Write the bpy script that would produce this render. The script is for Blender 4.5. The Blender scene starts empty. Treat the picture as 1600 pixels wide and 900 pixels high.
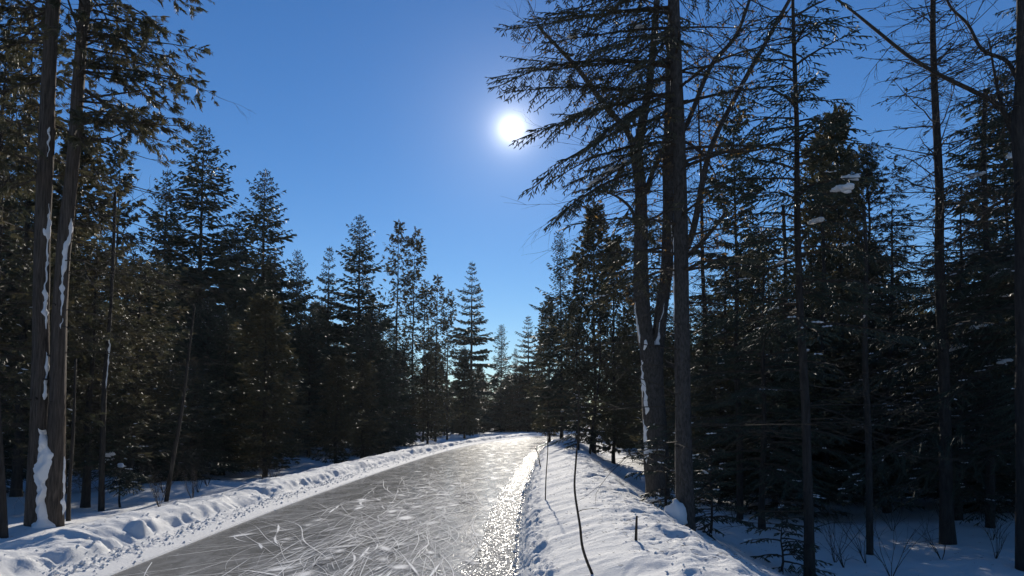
import bpy, math, random
import numpy as np
from mathutils import Vector
PI = math.pi
rad = math.radians
SC = bpy.context.scene
COL = SC.collection
random.seed(7)
RNG = np.random.default_rng(7)

# ------------------------------------------------------------------ camera maths
F = 1155.0 / 1600.0
TH = rad(4.0); PY0 = 574.0   # the picture is a crop: its optical axis sits below the centre
CAMZ = 1.6
def P(px, py, Y):
    """world point seen at photo pixel (1600x900) at forward distance Y"""
    c = (px - 800) / 1155.0; d = (py - PY0) / 1155.0
    t = Y / (math.cos(TH) + d * math.sin(TH))
    return Vector((c * t, Y, CAMZ + t * (math.sin(TH) - d * math.cos(TH))))

# ------------------------------------------------------------------ noise
def _h(ix, iy, s):
    n = (ix.astype(np.int64) * 374761393 + iy.astype(np.int64) * 668265263 + s * 1274126177) & 0xffffffff
    n = ((n ^ (n >> 13)) * 1274126177) & 0xffffffff
    return ((n ^ (n >> 16)) & 0xffff) / 65535.0
def vn(x, y, s=0):
    x = np.asarray(x, float); y = np.asarray(y, float)
    fx = np.floor(x); fy = np.floor(y); tx = x - fx; ty = y - fy
    tx = tx * tx * tx * (tx * (tx * 6 - 15) + 10); ty = ty * ty * ty * (ty * (ty * 6 - 15) + 10)
    a = _h(fx, fy, s); b = _h(fx + 1, fy, s); c = _h(fx, fy + 1, s); d = _h(fx + 1, fy + 1, s)
    return (a + (b - a) * tx + (c - a) * ty + (a - b - c + d) * tx * ty) * 2 - 1
def fbm(x, y, s=0, o=4):
    r = 0; a = 1.0
    for k in range(o):
        r = r + a * vn(x * 2 ** k + 17.3 * k, y * 2 ** k - 9.1 * k, s + k); a *= .5
    return r
def ss(a, b, x):
    t = np.clip((x - a) / (b - a), 0, 1); return t * t * (3 - 2 * t)

# ------------------------------------------------------------------ path and terrain
RY = [(-80, .3), (-20, .05), (0, .0), (8, .03), (13, .12), (22, .57), (32, 1.1), (42, 1.8), (52, 2.8), (63, 4.6), (72, 7.4), (80, 12.5), (86, 20), (90, 32), (93, 44), (400, 44)]
LY = [(-80, -4), (-20, -4.0), (0, -4.0), (8, -4.08), (13, -4.2), (22, -4.0), (32, -3.6), (42, -2.9), (52, -1.5), (63, .6), (72, 3.0), (80, 6.0), (86, 10), (90, 14.5), (94, 22), (97, 32), (99, 44), (400, 44)]
def _sm(tab):
    ys = np.arange(-80, 400, .5)
    v = np.interp(ys, [a for a, b in tab], [b for a, b in tab])
    k = np.ones(13) / 13
    vv = np.convolve(np.pad(v, 6, mode='edge'), k, mode='valid')
    vv = np.convolve(np.pad(vv, 6, mode='edge'), k, mode='valid')
    return ys, vv
_ry, _rv = _sm(RY); _ly, _lv = _sm(LY)
_rs = np.sqrt(1 + np.gradient(_rv, _ry) ** 2); _ls = np.sqrt(1 + np.gradient(_lv, _ly) ** 2)
Rf = lambda y: np.interp(y, _ry, _rv)
Lf = lambda y: np.interp(y, _ly, _lv)
RS = lambda y: np.interp(y, _ry, _rs)
LS = lambda y: np.interp(y, _ly, _ls)

def floor_h(x, y):
    big = fbm(x * .13, y * .13, 40, 3) * .16
    med = fbm(x * .7, y * .7, 50, 3) * .055
    return big + med
def right_h(u, x, y):
    """snow height right of the ice, u = metres from the ice edge"""
    edge = .06 * fbm(y * 2.2, u * 0 + 3., 3, 3)
    uu = u + edge * ss(.0, .2, u) * (1 - ss(.8, 1.2, u))
    p = np.interp(uu, [0, .05, .14, .30, .6, 1.0, 1.4, 1.75, 2.15, 2.8, 3.5, 6, 400],
                  [-.02, .03, .16, .25, .34, .45, .50, .45, .22, -.12, -.32, -.42, -.42])
    # chunky broken edge beside the ice
    m = ss(.02, .1, u) * (1 - ss(.28, .42, u))
    p = p + m * (.05 * np.abs(fbm(x * 9, y * 7, 5, 3)) - .03)
    # smooth wind ripples running across the bank
    m2 = ss(.2, .5, u) * (1 - ss(1.9, 2.6, u))
    p = p + m2 * (.022 * fbm(x * .8 + y * .4, y * 1.6, 6, 3) + .006 * fbm(x * 3.5, y * 8, 7, 3))
    # trampled rough snow on the far side
    m3 = ss(.75, 1.3, u) * (1 - ss(2.6, 3.4, u))
    r = fbm(x * 4.5, y * 3.2, 8, 3)
    p = p + m3 * (.026 * r - .09 * np.clip(fbm(x * 3.1 + .8 * r, y * 2.0 + .6 * r, 9, 3) - .55, 0, .6) + .015 * fbm(x * 13 + r, y * 9, 12, 3))
    fl = ss(2.4, 4.5, u)
    return p + fl * floor_h(x, y)
def left_h(v, x, y):
    wob = .10 * fbm(y * 1.1, y * 0 + 5., 21, 3)
    vv = v + wob * ss(.35, .6, v) * (1 - ss(1.8, 2.4, v))
    hh = 1 + .22 * vn(y * .55, y * 0 + 2, 22)
    p = np.interp(vv, [0, .04, .30, .36, .42, .50, .58, .64, .72, .95, 1.25, 1.6, 2.3, 3.0, 6, 400],
                  [-.02, .022, .045, .035, .06, .07, .085, .16, .22, .265, .25, .16, -.06, -.20, -.25, -.25])
    m = ss(.5, .68, v) * (1 - ss(2.2, 2.9, v))
    p = p * (1 + (hh - 1) * m) * (1 - .12 * m)
    # crumbly windrow between the two pale strips
    m1 = ss(.24, .30, v) * (1 - ss(.46, .54, v))
    p = p + m1 * .03 * np.abs(fbm(x * 14, y * 12, 23, 2)) 
    # lumps, ribs and footprints on the ridge
    wx = x + .5 * fbm(x * .9, y * .7, 31, 2); wy = y + .9 * fbm(x * .8, y * .5, 32, 2)
    big = fbm(wx * 1.1, wy * .75, 24, 3)
    ridge = 1 - np.abs(fbm(wx * 1.3 + wy * .35, wy * 1.5, 33, 3))
    p = p + m * (.050 * big + .035 * (ridge - .6) - .10 * ss(.45, 1.0, fbm(wx * 1.1 + 4, wy * .55, 25, 2)) + .018 * fbm(wx * 3 + wy * 1.2, wy * 4.2, 26, 3) + .006 * fbm(x * 14, y * 14, 27, 2))
    face = ss(.56, .64, v) * (1 - ss(.72, .84, v))
    p = p + face * .045 * fbm(y * 5 + 2 * fbm(y * 1.3, y * 0, 34, 2), v * 3, 28, 4)
    fl = ss(1.8, 3.5, v)
    return p + fl * floor_h(x, y)
def H(x, y):
    x = np.asarray(x, float); y = np.asarray(y, float)
    u = (x - Rf(y)) / RS(y); v = (Lf(y) - x) / LS(y)
    return np.where(u > 0, right_h(np.maximum(u, 0), x, y), np.where(v > 0, left_h(np.maximum(v, 0), x, y), 0.0))
def hz(x, y): return float(H(np.array([x]), np.array([y]))[0])

# ------------------------------------------------------------------ materials
def mat(name):
    m = bpy.data.materials.new(name); m.use_nodes = True
    nt = m.node_tree; b = nt.nodes['Principled BSDF']; return m, nt, b
def nd(nt, t, **k):
    n = nt.nodes.new(t)
    for a, v in k.items():
        if a in n.inputs.keys() if hasattr(n.inputs, 'keys') else False: n.inputs[a].default_value = v
        else: setattr(n, a, v)
    return n
def coords(nt, scale=(1, 1, 1), rot=(0, 0, 0), obj=True):
    tc = nt.nodes.new('ShaderNodeTexCoord'); mp = nt.nodes.new('ShaderNodeMapping')
    mp.inputs['Scale'].default_value = scale; mp.inputs['Rotation'].default_value = rot
    nt.links.new(tc.outputs['Object'], mp.inputs['Vector']); return mp.outputs['Vector']
def noise(nt, vec, scale, detail=4, rough=.55):
    n = nt.nodes.new('ShaderNodeTexNoise'); n.inputs['Scale'].default_value = scale
    n.inputs['Detail'].default_value = detail; n.inputs['Roughness'].default_value = rough
    nt.links.new(vec, n.inputs['Vector']); return n
def ramp(nt, fac, stops):
    r = nt.nodes.new('ShaderNodeValToRGB')
    while len(r.color_ramp.elements) < len(stops): r.color_ramp.elements.new(.5)
    for e, (p, c) in zip(r.color_ramp.elements, stops):
        e.position = p; e.color = (c[0], c[1], c[2], 1)
    nt.links.new(fac, r.inputs['Fac']); return r.outputs['Color']
def math_(nt, op, a, b=None, c=None, clamp=False):
    n = nt.nodes.new('ShaderNodeMath'); n.operation = op; n.use_clamp = clamp
    for i, v in enumerate((a, b, c)):
        if v is None: continue
        if isinstance(v, (int, float)): n.inputs[i].default_value = v
        else: nt.links.new(v, n.inputs[i])
    return n.outputs[0]
def bump(nt, b, h, strength, dist=.02, prev=None):
    n = nt.nodes.new('ShaderNodeBump'); n.inputs['Strength'].default_value = strength; n.inputs['Distance'].default_value = dist
    nt.links.new(h, n.inputs['Height'])
    if prev is not None: nt.links.new(prev, n.inputs['Normal'])
    if b is not None: nt.links.new(n.outputs[0], b.inputs['Normal'])
    return n.outputs[0]

def snow_material(name, col=(.83, .825, .81), grain=.8):
    m, nt, b = mat(name)
    v = coords(nt)
    n1 = noise(nt, v, 3.0, 5); c = ramp(nt, n1.outputs['Fac'], [(.3, tuple(x * .94 for x in col)), (.7, col)])
    nt.links.new(c, b.inputs['Base Color'])
    b.inputs['Roughness'].default_value = .8; b.inputs['Specular IOR Level'].default_value = .06
    n2 = noise(nt, v, 14, 5, .65); n3 = noise(nt, v, 120, 3, .7)
    p = bump(nt, None, n2.outputs['Fac'], .35, .03)
    n4 = noise(nt, v, 45, 4, .75); p = bump(nt, None, n4.outputs['Fac'], grain, .012, p)
    bump(nt, b, n3.outputs['Fac'], grain, .006, p)
    return m
M = {}
M['snow'] = snow_material('snow')
M['snow_clump'] = snow_material('settled_snow', (.82, .82, .81), .6)

def bark_material(name, c0, c1, sc=(9, 9, 1.6)):
    m, nt, b = mat(name)
    v = coords(nt, sc); n = noise(nt, v, 3.0, 7, .65)
    nt.links.new(ramp(nt, n.outputs['Fac'], [(.32, c0), (.68, c1)]), b.inputs['Base Color'])
    b.inputs['Roughness'].default_value = .9; b.inputs['Specular IOR Level'].default_value = .2
    bump(nt, b, n.outputs['Fac'], 1.0, .05); return m
M['bark'] = bark_material('conifer_bark', (.024, .021, .019), (.068, .060, .052))
M['cedar_bark'] = bark_material('shaggy_cedar_bark', (.028, .023, .019), (.16, .125, .098), (18, 18, 1.1))
M['dark_bark'] = bark_material('twig_bark', (.045, .036, .028), (.09, .072, .055))

def leaf_material(name, c0, c1, c2, trans=.35, spec=.35):
    m, nt, b = mat(name)
    v = coords(nt); n = noise(nt, v, 1.7, 4); n2 = noise(nt, v, 23, 2)
    f = math_(nt, 'ADD', math_(nt, 'MULTIPLY', n.outputs['Fac'], .6), math_(nt, 'MULTIPLY', n2.outputs['Fac'], .4))
    c = ramp(nt, f, [(.36, c0), (.52, c1), (.64, c2)])
    nt.links.new(c, b.inputs['Base Color']); b.inputs['Roughness'].default_value = .55
    b.inputs['Specular IOR Level'].default_value = spec
    t = nt.nodes.new('ShaderNodeBsdfTranslucent'); nt.links.new(c, t.inputs['Color'])
    mx = nt.nodes.new('ShaderNodeMixShader'); mx.inputs[0].default_value = trans
    nt.links.new(b.outputs[0], mx.inputs[1]); nt.links.new(t.outputs[0], mx.inputs[2])
    nt.links.new(mx.outputs[0], nt.nodes['Material Output'].inputs['Surface']); return m
M['needles'] = leaf_material('spruce_needles', (.040, .052, .040), (.056, .070, .050), (.085, .090, .058), .15, .08)
M['cedar_leaf'] = leaf_material('cedar_sprays', (.050, .058, .036), (.082, .076, .042), (.13, .10, .05), .3, .2)
M['bough_needles'] = leaf_material('sunlit_bough_needles', (.075, .080, .050), (.115, .110, .068), (.16, .14, .085), .45, .3)  # paler copy of the needles, the sunlit fringe put into its colour
M['grey_bark'] = bark_material('grey_scaly_bark', (.032, .030, .027), (.125, .112, .10), (14, 14, 5))
M['dry_leaf'] = leaf_material('dry_leaves', (.16, .09, .03), (.22, .13, .04), (.30, .20, .06), .45)

def ice_material():
    m, nt, b = mat('skated_ice')
    v = coords(nt)
    n1 = noise(nt, v, .8, 6, .6); n2 = noise(nt, coords(nt, (1, .35, 1)), 2.6, 6, .7)
    # faint curved blade lines: thin contours of stretched, warped noise
    acc = None
    for k, (sc, rz, ns, w, amp) in enumerate([((1, .22, 1), .05, 1.6, .006, .3), ((1, .25, 1), .45, 2.1, .006, .25), ((1, .28, 1), -.5, 1.9, .006, .25),
                                  ((1, .3, 1), .9, 3.2, .008, .2), ((1, .2, 1), -.15, 3.6, .008, .3), ((1, .5, 1), -1.0, 2.6, .006, .15)]):
        tc = nt.nodes.new('ShaderNodeTexCoord'); mp = nt.nodes.new('ShaderNodeMapping')
        mp.vector_type = 'POINT'; mp.inputs['Rotation'].default_value = (0, 0, rz)
        mp2 = nt.nodes.new('ShaderNodeMapping'); mp2.inputs['Scale'].default_value = sc; mp2.inputs['Location'].default_value = (3.1 * k, 7.7 * k, k)
        nt.links.new(tc.outputs['Object'], mp.inputs['Vector']); nt.links.new(mp.outputs[0], mp2.inputs['Vector'])
        n = noise(nt, mp2.outputs[0], ns, 1.5, .4)
        d = math_(nt, 'ABSOLUTE', math_(nt, 'SUBTRACT', math_(nt, 'FRACT', math_(nt, 'MULTIPLY', n.outputs['Fac'], 5)), .5))
        ln = math_(nt, 'SUBTRACT', 1.0, math_(nt, 'DIVIDE', d, w * 5), clamp=True)
        msk = noise(nt, mp2.outputs[0], ns * 1.3, 2)
        mm = math_(nt, 'MULTIPLY', ln, math_(nt, 'MULTIPLY', math_(nt, 'SUBTRACT', msk.outputs['Fac'], .42), 5, clamp=True))
        mm = math_(nt, 'MULTIPLY', mm, amp)
        acc = mm if acc is None else math_(nt, 'MAXIMUM', acc, mm)
    frost = math_(nt, 'MULTIPLY', math_(nt, 'SUBTRACT', n2.outputs['Fac'], .47), 1.5, clamp=True)
    f = math_(nt, 'MAXIMUM', acc, frost)
    nf = noise(nt, v, 160, 2, .8)
    speck = math_(nt, 'MULTIPLY', math_(nt, 'SUBTRACT', nf.outputs['Fac'], .60), 6, clamp=True)
    f = math_(nt, 'MAXIMUM', f, math_(nt, 'MULTIPLY', speck, .5))
    base = ramp(nt, n1.outputs['Fac'], [(.3, (.145, .143, .134)), (.7, (.212, .209, .197))])
    mix = nt.nodes.new('ShaderNodeMixRGB'); nt.links.new(f, mix.inputs[0]); nt.links.new(base, mix.inputs[1]); mix.inputs[2].default_value = (.72, .73, .74, 1)
    nt.links.new(mix.outputs[0], b.inputs['Base Color'])
    r = math_(nt, 'ADD', .13, math_(nt, 'MULTIPLY', f, .25)); nt.links.new(r, b.inputs['Roughness'])
    b.inputs['IOR'].default_value = 1.31; b.inputs['Specular IOR Level'].default_value = .09
    p = bump(nt, None, f, .25, .004); bump(nt, b, nf.outputs['Fac'], .25, .002, p)
    return m
M['ice'] = ice_material()
def glitter_material():
    """rough frozen slush: millimetre facets that each throw the sun their own way"""
    m, nt, b = mat('granular_ice')
    v = coords(nt)
    vo = nt.nodes.new('ShaderNodeTexVoronoi'); vo.inputs['Scale'].default_value = 130; nt.links.new(v, vo.inputs['Vector'])
    sub = nt.nodes.new('ShaderNodeVectorMath'); sub.operation = 'SUBTRACT'; nt.links.new(vo.outputs['Color'], sub.inputs[0]); sub.inputs[1].default_value = (.5, .5, .5)
    scl = nt.nodes.new('ShaderNodeVectorMath'); scl.operation = 'SCALE'; nt.links.new(sub.outputs[0], scl.inputs[0]); scl.inputs['Scale'].default_value = .62
    add = nt.nodes.new('ShaderNodeVectorMath'); add.operation = 'ADD'
    geo = nt.nodes.new('ShaderNodeNewGeometry'); nt.links.new(geo.outputs['Normal'], add.inputs[0]); nt.links.new(scl.outputs[0], add.inputs[1])
    nor = nt.nodes.new('ShaderNodeVectorMath'); nor.operation = 'NORMALIZE'; nt.links.new(add.outputs[0], nor.inputs[0])
    nt.links.new(nor.outputs[0], b.inputs['Normal'])
    n = noise(nt, v, 5, 5, .7)
    nt.links.new(ramp(nt, n.outputs['Fac'], [(.35, (.22, .22, .215)), (.62, (.36, .36, .355))]), b.inputs['Base Color'])
    nt.links.new(math_(nt, 'MULTIPLY', math_(nt, 'SUBTRACT', n.outputs['Fac'], .36, clamp=True), .26), b.inputs['Specular IOR Level'])
    b.inputs['Roughness'].default_value = .17; b.inputs['IOR'].default_value = 1.2; b.inputs['Specular IOR Level'].default_value = .12
    return m
M['glitter'] = glitter_material()
m, nt, b = mat('skate_scraped_ice'); b.inputs['Base Color'].default_value = (.76, .76, .755, 1); b.inputs['Roughness'].default_value = .8; b.inputs['Specular IOR Level'].default_value = .05; M['scratch'] = m
at = nt.nodes.new('ShaderNodeAttribute'); at.attribute_name = 'cover'; n1 = noise(nt, coords(nt), 90, 3, .8)
f = math_(nt, 'MULTIPLY', math_(nt, 'ADD', math_(nt, 'SUBTRACT', n1.outputs['Fac'], .62), math_(nt, 'MULTIPLY', at.outputs['Fac'], 1.05)), 3.2, clamp=True)
f = math_(nt, 'MULTIPLY', f, math_(nt, 'MULTIPLY', at.outputs['Fac'], 2.5, clamp=True)); nt.links.new(f, b.inputs['Alpha'])

# ------------------------------------------------------------------ object helpers
def link(o, parent=None):
    COL.objects.link(o)
    if parent is not None: o.parent = parent
    return o
def mesh_np(name, V, T, mats, fm=None, smooth=False):
    me = bpy.data.meshes.new(name)
    V = np.asarray(V, np.float32); 
    me.vertices.add(len(V)); me.vertices.foreach_set('co', V.ravel())
    loops = []; starts = []; tot = []; s = 0
    ar = []
    for arr in T:
        arr = np.asarray(arr, np.int32)
        if len(arr) == 0: continue
        k = arr.shape[1]; ar.append(arr.ravel()); starts.append(s + np.arange(len(arr)) * k); tot.append(np.full(len(arr), k)); s += arr.size
    loops = np.concatenate(ar); starts = np.concatenate(starts); tot = np.concatenate(tot)
    me.loops.add(len(loops)); me.loops.foreach_set('vertex_index', loops.astype(np.int32))
    me.polygons.add(len(starts)); me.polygons.foreach_set('loop_start', starts.astype(np.int32))
    if fm is not None: me.polygons.foreach_set('material_index', np.asarray(fm, np.int32))
    me.polygons.foreach_set('use_smooth', np.full(len(starts), bool(smooth)))
    for m_ in mats: me.materials.append(m_)
    me.update(calc_edges=True); return me
def empty(name, loc, label, cat, group=None, kind=None):
    o = bpy.data.objects.new(name, None); o.location = loc; o.empty_display_size = .2
    link(o); o['label'] = label; o['category'] = cat
    if group: o['group'] = group
    return o
def mesh_obj(name, me, parent=None, loc=(0, 0, 0)):
    o = bpy.data.objects.new(name, me); o.location = loc; return link(o, parent)

class MB:
    """collects tubes, spindles and quads, several materials, into one mesh"""
    def __init__(s): s.V = []; s.n = 0; s.F3 = []; s.F4 = []; s.m3 = []; s.m4 = []; s.seg = {}; s.dia = {}
    def tube(s, pts, rs, m=0, n=8, wob=0.0, seed=0, cap=True):
        pts = [Vector(p) for p in pts]; base = s.n; vs = []
        up = Vector((.31, .2, .93))
        for i, p in enumerate(pts):
            d = (pts[min(i + 1, len(pts) - 1)] - pts[max(i - 1, 0)]).normalized()
            a = d.cross(Vector((0, 1, .01)) if abs(d.y) < .8 else Vector((1, 0, 0))).normalized(); b = d.cross(a)
            for k in range(n):
                t = 2 * PI * k / n
                r = rs[i] * (1 + (wob * float(vn(np.array([k * 1.7 + seed]), np.array([p.z * 1.3]), seed)[0]) if wob else 0))
                vs.append(p + (a * math.cos(t) + b * math.sin(t)) * r)
        s.V.append(np.array([tuple(v) for v in vs])); q = []
        for i in range(len(pts) - 1):
            for k in range(n):
                q.append((base + i * n + k, base + i * n + (k + 1) % n, base + (i + 1) * n + (k + 1) % n, base + (i + 1) * n + k))
        s.F4.append(np.array(q)); s.m4.append(np.full(len(q), m)); s.n += len(vs)
        if cap:
            c = s.n; s.V.append(np.array([tuple(pts[-1])])); s.n += 1
            o = base + (len(pts) - 1) * n
            t3 = np.array([(o + k, o + (k + 1) % n, c) for k in range(n)]); s.F3.append(t3); s.m3.append(np.full(n, m))
    def wood(s, p, q, r0, r1, m=0): s.seg.setdefault(m, []).append((p[0], p[1], p[2], q[0], q[1], q[2], r0, r1))
    def spindle(s, p, q, r, m=1): s.dia.setdefault((m, 0), []).append((p[0], p[1], p[2], q[0], q[1], q[2], r))
    def leaf(s, p, q, r, m=1): s.dia.setdefault((m, 1), []).append((p[0], p[1], p[2], q[0], q[1], q[2], r))
    def _frame(s, A, B):
        D = B - A; L = np.linalg.norm(D, axis=1, keepdims=True) + 1e-9; D = D / L
        ref = np.random.default_rng(3).normal(size=A.shape); U = np.cross(D, ref); U /= np.linalg.norm(U, axis=1, keepdims=True) + 1e-9
        return D, U, np.cross(D, U)
    def flush(s):
        for m, L in s.seg.items():
            a = np.array(L); A = a[:, :3]; B = a[:, 3:6]; r0 = a[:, 6:7]; r1 = a[:, 7:8]; D, U, W = s._frame(A, B); N = len(a)
            ring = []
            for c, r in ((A, r0), (B, r1)):
                for k in range(3):
                    t = 2 * PI * k / 3; ring.append(c + (U * math.cos(t) + W * math.sin(t)) * r)
            V = np.stack(ring, 1).reshape(-1, 3); o = s.n + np.arange(N)[:, None] * 6
            q = np.concatenate([np.hstack([o + k, o + (k + 1) % 3, o + 3 + (k + 1) % 3, o + 3 + k]) for k in range(3)])
            s.V.append(V); s.n += len(V); s.F4.append(q); s.m4.append(np.full(len(q), m))
        for (m, flat), L in s.dia.items():
            a = np.array(L); A = a[:, :3]; B = a[:, 3:6]; r = a[:, 6:7]; D, U, W = s._frame(A, B); N = len(a)
            C = A * .58 + B * .42
            if flat:
                V = np.stack([A, C + U * r, B, C - U * r], 1).reshape(-1, 3); o = s.n + np.arange(N)[:, None] * 4
                s.V.append(V); s.n += len(V); s.F4.append(np.hstack([o, o + 1, o + 2, o + 3])); s.m4.append(np.full(N, m))
            else:
                V = np.stack([A] + [C + (U * math.cos(t) + W * math.sin(t)) * r for t in (0, 2.09, 4.19)] + [B], 1).reshape(-1, 3)
                o = s.n + np.arange(N)[:, None] * 5
                f = np.concatenate([np.hstack([o, o + 1 + k, o + 1 + (k + 1) % 3]) for k in range(3)] + [np.hstack([o + 4, o + 1 + (k + 1) % 3, o + 1 + k]) for k in range(3)])
                s.V.append(V); s.n += len(V); s.F3.append(f); s.m3.append(np.full(len(f), m))
        s.seg = {}; s.dia = {}
    def mesh(s, name, mats, smooth=False):
        s.flush()
        V = np.concatenate(s.V); T = []; fm = []
        if s.F3: T.append(np.concatenate(s.F3)); fm.append(np.concatenate(s.m3))
        if s.F4: T.append(np.concatenate(s.F4)); fm.append(np.concatenate(s.m4))
        return mesh_np(name, V, T, mats, np.concatenate(fm), smooth)

# ------------------------------------------------------------------ terrain meshes
def rows(y0, y1):
    r = []; y = y0
    while y < y1:
        r.append(y)
        y += max(.028, .0045 * abs(y)) if y > 4.5 else .12
    return np.array(r + [y1])
def grid(X, Y, Z, name, mats, fm=None):
    nr, nc = X.shape; V = np.stack([X, Y, Z], -1).reshape(-1, 3)
    i = np.arange(nr - 1)[:, None] * nc + np.arange(nc - 1)[None]; i = i.ravel()
    return mesh_np(name, V, [np.stack([i, i + 1, i + nc + 1, i + nc], 1)], mats, fm, True)
def structure(name, me):
    o = mesh_obj(name, me); o['kind'] = 'structure'; return o
ys = rows(-12, 97)
u = np.concatenate([np.arange(0, .5, .022), np.arange(.5, 2.8, .04), np.arange(2.8, 3.7, .09)])
U, Y = np.meshgrid(u, ys); X = Rf(Y) + U * RS(Y)
Z = right_h(U, X, Y); Z[:, -1] -= .5; Z[:, 0] = -.06
structure('snowbank_right', grid(X, Y, Z, 'snowbank_right', [M['snow']]))
v = np.concatenate([np.arange(0, 1.7, .024), np.arange(1.7, 3.2, .06)])[::-1]
U, Y = np.meshgrid(v, ys); X = Lf(Y) - U * LS(Y)
Z = left_h(U, X, Y); Z[:, 0] -= .5; Z[:, -1] = -.06
structure('snowbank_left', grid(X, Y, Z, 'snowbank_left', [M['snow']]))
# forest floor, one sheet to the horizon, sunk under the banks and the ice
yy = np.concatenate([[-690, -400, -250, -120, -80, -55], np.arange(-40, 4, 1.0), np.geomspace(4, 130, 330), [150, 190, 260, 400, 550, 700]])
cR = np.concatenate([[0, 1.0, 2.2, 2.8], np.arange(3.0, 14, .10), np.geomspace(14, 90, 70), [120, 200, 400, 600]])
cL = np.concatenate([[0, 1.0, 1.8, 2.3], np.arange(2.5, 14, .12), np.geomspace(14, 90, 60), [120, 200, 400, 600]])[::-1]
Yg = yy[:, None]
XL = Lf(Yg) - cL[None] * np.where(cL[None] < 10, LS(Yg), 1); XR = Rf(Yg) + cR[None] * np.where(cR[None] < 10, RS(Yg), 1)
XL = np.minimum.accumulate(XL[:, ::-1], 1)[:, ::-1]; XR = np.maximum.accumulate(XR, 1)
YL = np.repeat(Yg, XL.shape[1], 1); YR = np.repeat(Yg, XR.shape[1], 1)
ZL = left_h(np.repeat(cL[None], len(yy), 0), XL, YL) - .55 * (1 - ss(2.3, 2.9, cL[None]))
ZR = right_h(np.repeat(cR[None], len(yy), 0), XR, YR) - .8 * (1 - ss(2.8, 3.3, cR[None]))
X = np.concatenate([XL, XR], 1); Y = np.concatenate([YL, YR], 1); Z = np.concatenate([ZL, ZR], 1)
structure('snow_ground', grid(X, Y, Z, 'snow_ground', [M['snow']]))
# ice with its granular strip along the right edge and the blade marks
yr = np.concatenate([np.arange(-12, 30, .25), np.arange(30, 97.1, .5)])
w = np.array([0, .25, .5, .75, 1.0])
Lr = Lf(yr) - .03; Rr = Rf(yr) + .03
sw = (.55 + .06 * fbm(yr * .9, yr * 0, 77, 2)) * RS(yr)
X = np.concatenate([Lr[:, None] + (Rr - sw - Lr)[:, None] * w[None], Rr[:, None]], 1)
Y = np.repeat(yr[:, None], X.shape[1], 1)
nc = X.shape[1]; fm = np.tile(np.array([0, 0, 0, 0, 1]), len(yr) - 1)
ice_me = grid(X, Y, np.zeros_like(X), 'ice_trail', [M['ice'], M['glitter']], fm)
ice = structure('ice_trail', ice_me)
sv = []; sf = []; rn = random.Random(5)
sa_ = []
def ribbon(x, y, ang, ln, cur, wd, z=.004, amp=1.0):
    n = max(5, int(ln / .09)); base = len(sv); th = ang; ph = rn.random() * 9
    for i in range(n + 1):
        t = i / n; wv = wd * (.35 + .65 * math.sin(PI * t) ** .6)
        e = math.sin(PI * min(1, max(0, t))) ** .7 * (.65 + .35 * math.sin(ph + t * 11)) * amp
        if not (float(Lf(y)) + .1 < x < float(Rf(y)) - .45 * float(RS(y))): e = 0
        nx, ny = -math.sin(th), math.cos(th)
        sv.extend([(x - nx * wv, y - ny * wv, z), (x, y, z), (x + nx * wv, y + ny * wv, z)]); sa_.extend([0, e, 0])
        x += math.cos(th) * ln / n; y += math.sin(th) * ln / n; th += (cur + (.5 if ln > 1.2 else 0) * math.sin(ph + ln * t * 1.1) * min(1, abs(cur) * 4)) * ln / n
    for i in range(n):
        o_ = base + 3 * i; sf.append((o_, o_ + 3, o_ + 4, o_ + 1)); sf.append((o_ + 1, o_ + 4, o_ + 5, o_ + 2))
for k in range(3400):
    y = 6 + 66 * rn.random() ** 1.25
    if k % 5 == 0: y = 6 + 12 * rn.random()
    a, b_ = float(Lf(y)), float(Rf(y)); t = rn.betavariate(2.9, 1.4)
    x = a + .3 + (b_ - .75 - a) * t
    tang = math.atan2(1.0, (float(Rf(y + 1)) - float(Rf(y - 1))) / 2)
    q = rn.random(); amp = rn.uniform(.5, 1.5)
    if q < .58: ang = tang + rn.gauss(-.12, .26); ln = rn.uniform(1.5, 8.0); cur = rn.gauss(0, .12); wd = rn.choice([.003, .004, .005, .007])
    elif q < .80: ang = tang + rn.gauss(0, .7); ln = rn.uniform(.6, 2.6); cur = rn.gauss(0, .75); wd = rn.choice([.003, .004, .006])
    elif q < .90: ang = tang + rn.gauss(-.1, .35); ln = rn.uniform(.5, 2.6); cur = rn.gauss(0, .45); wd = rn.uniform(.012, .035); amp *= .6
    else: ang = tang + rn.gauss(-.3, .5); ln = rn.uniform(.5, 1.8); cur = rn.gauss(0, .4); wd = rn.uniform(.06, .2); amp *= .42
    if rn.random() < .5: ang += PI
    ribbon(x, y, ang, ln, cur, wd * (1 + y * .015), .0025 + .000004 * k, amp)
sme = mesh_np('ice_scratches', np.array(sv), [np.array(sf)], [M['scratch']])
at_ = sme.attributes.new('cover', 'FLOAT', 'POINT'); at_.data.foreach_set('value', np.array(sa_, np.float32))
structure('ice_scratches', sme)

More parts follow.
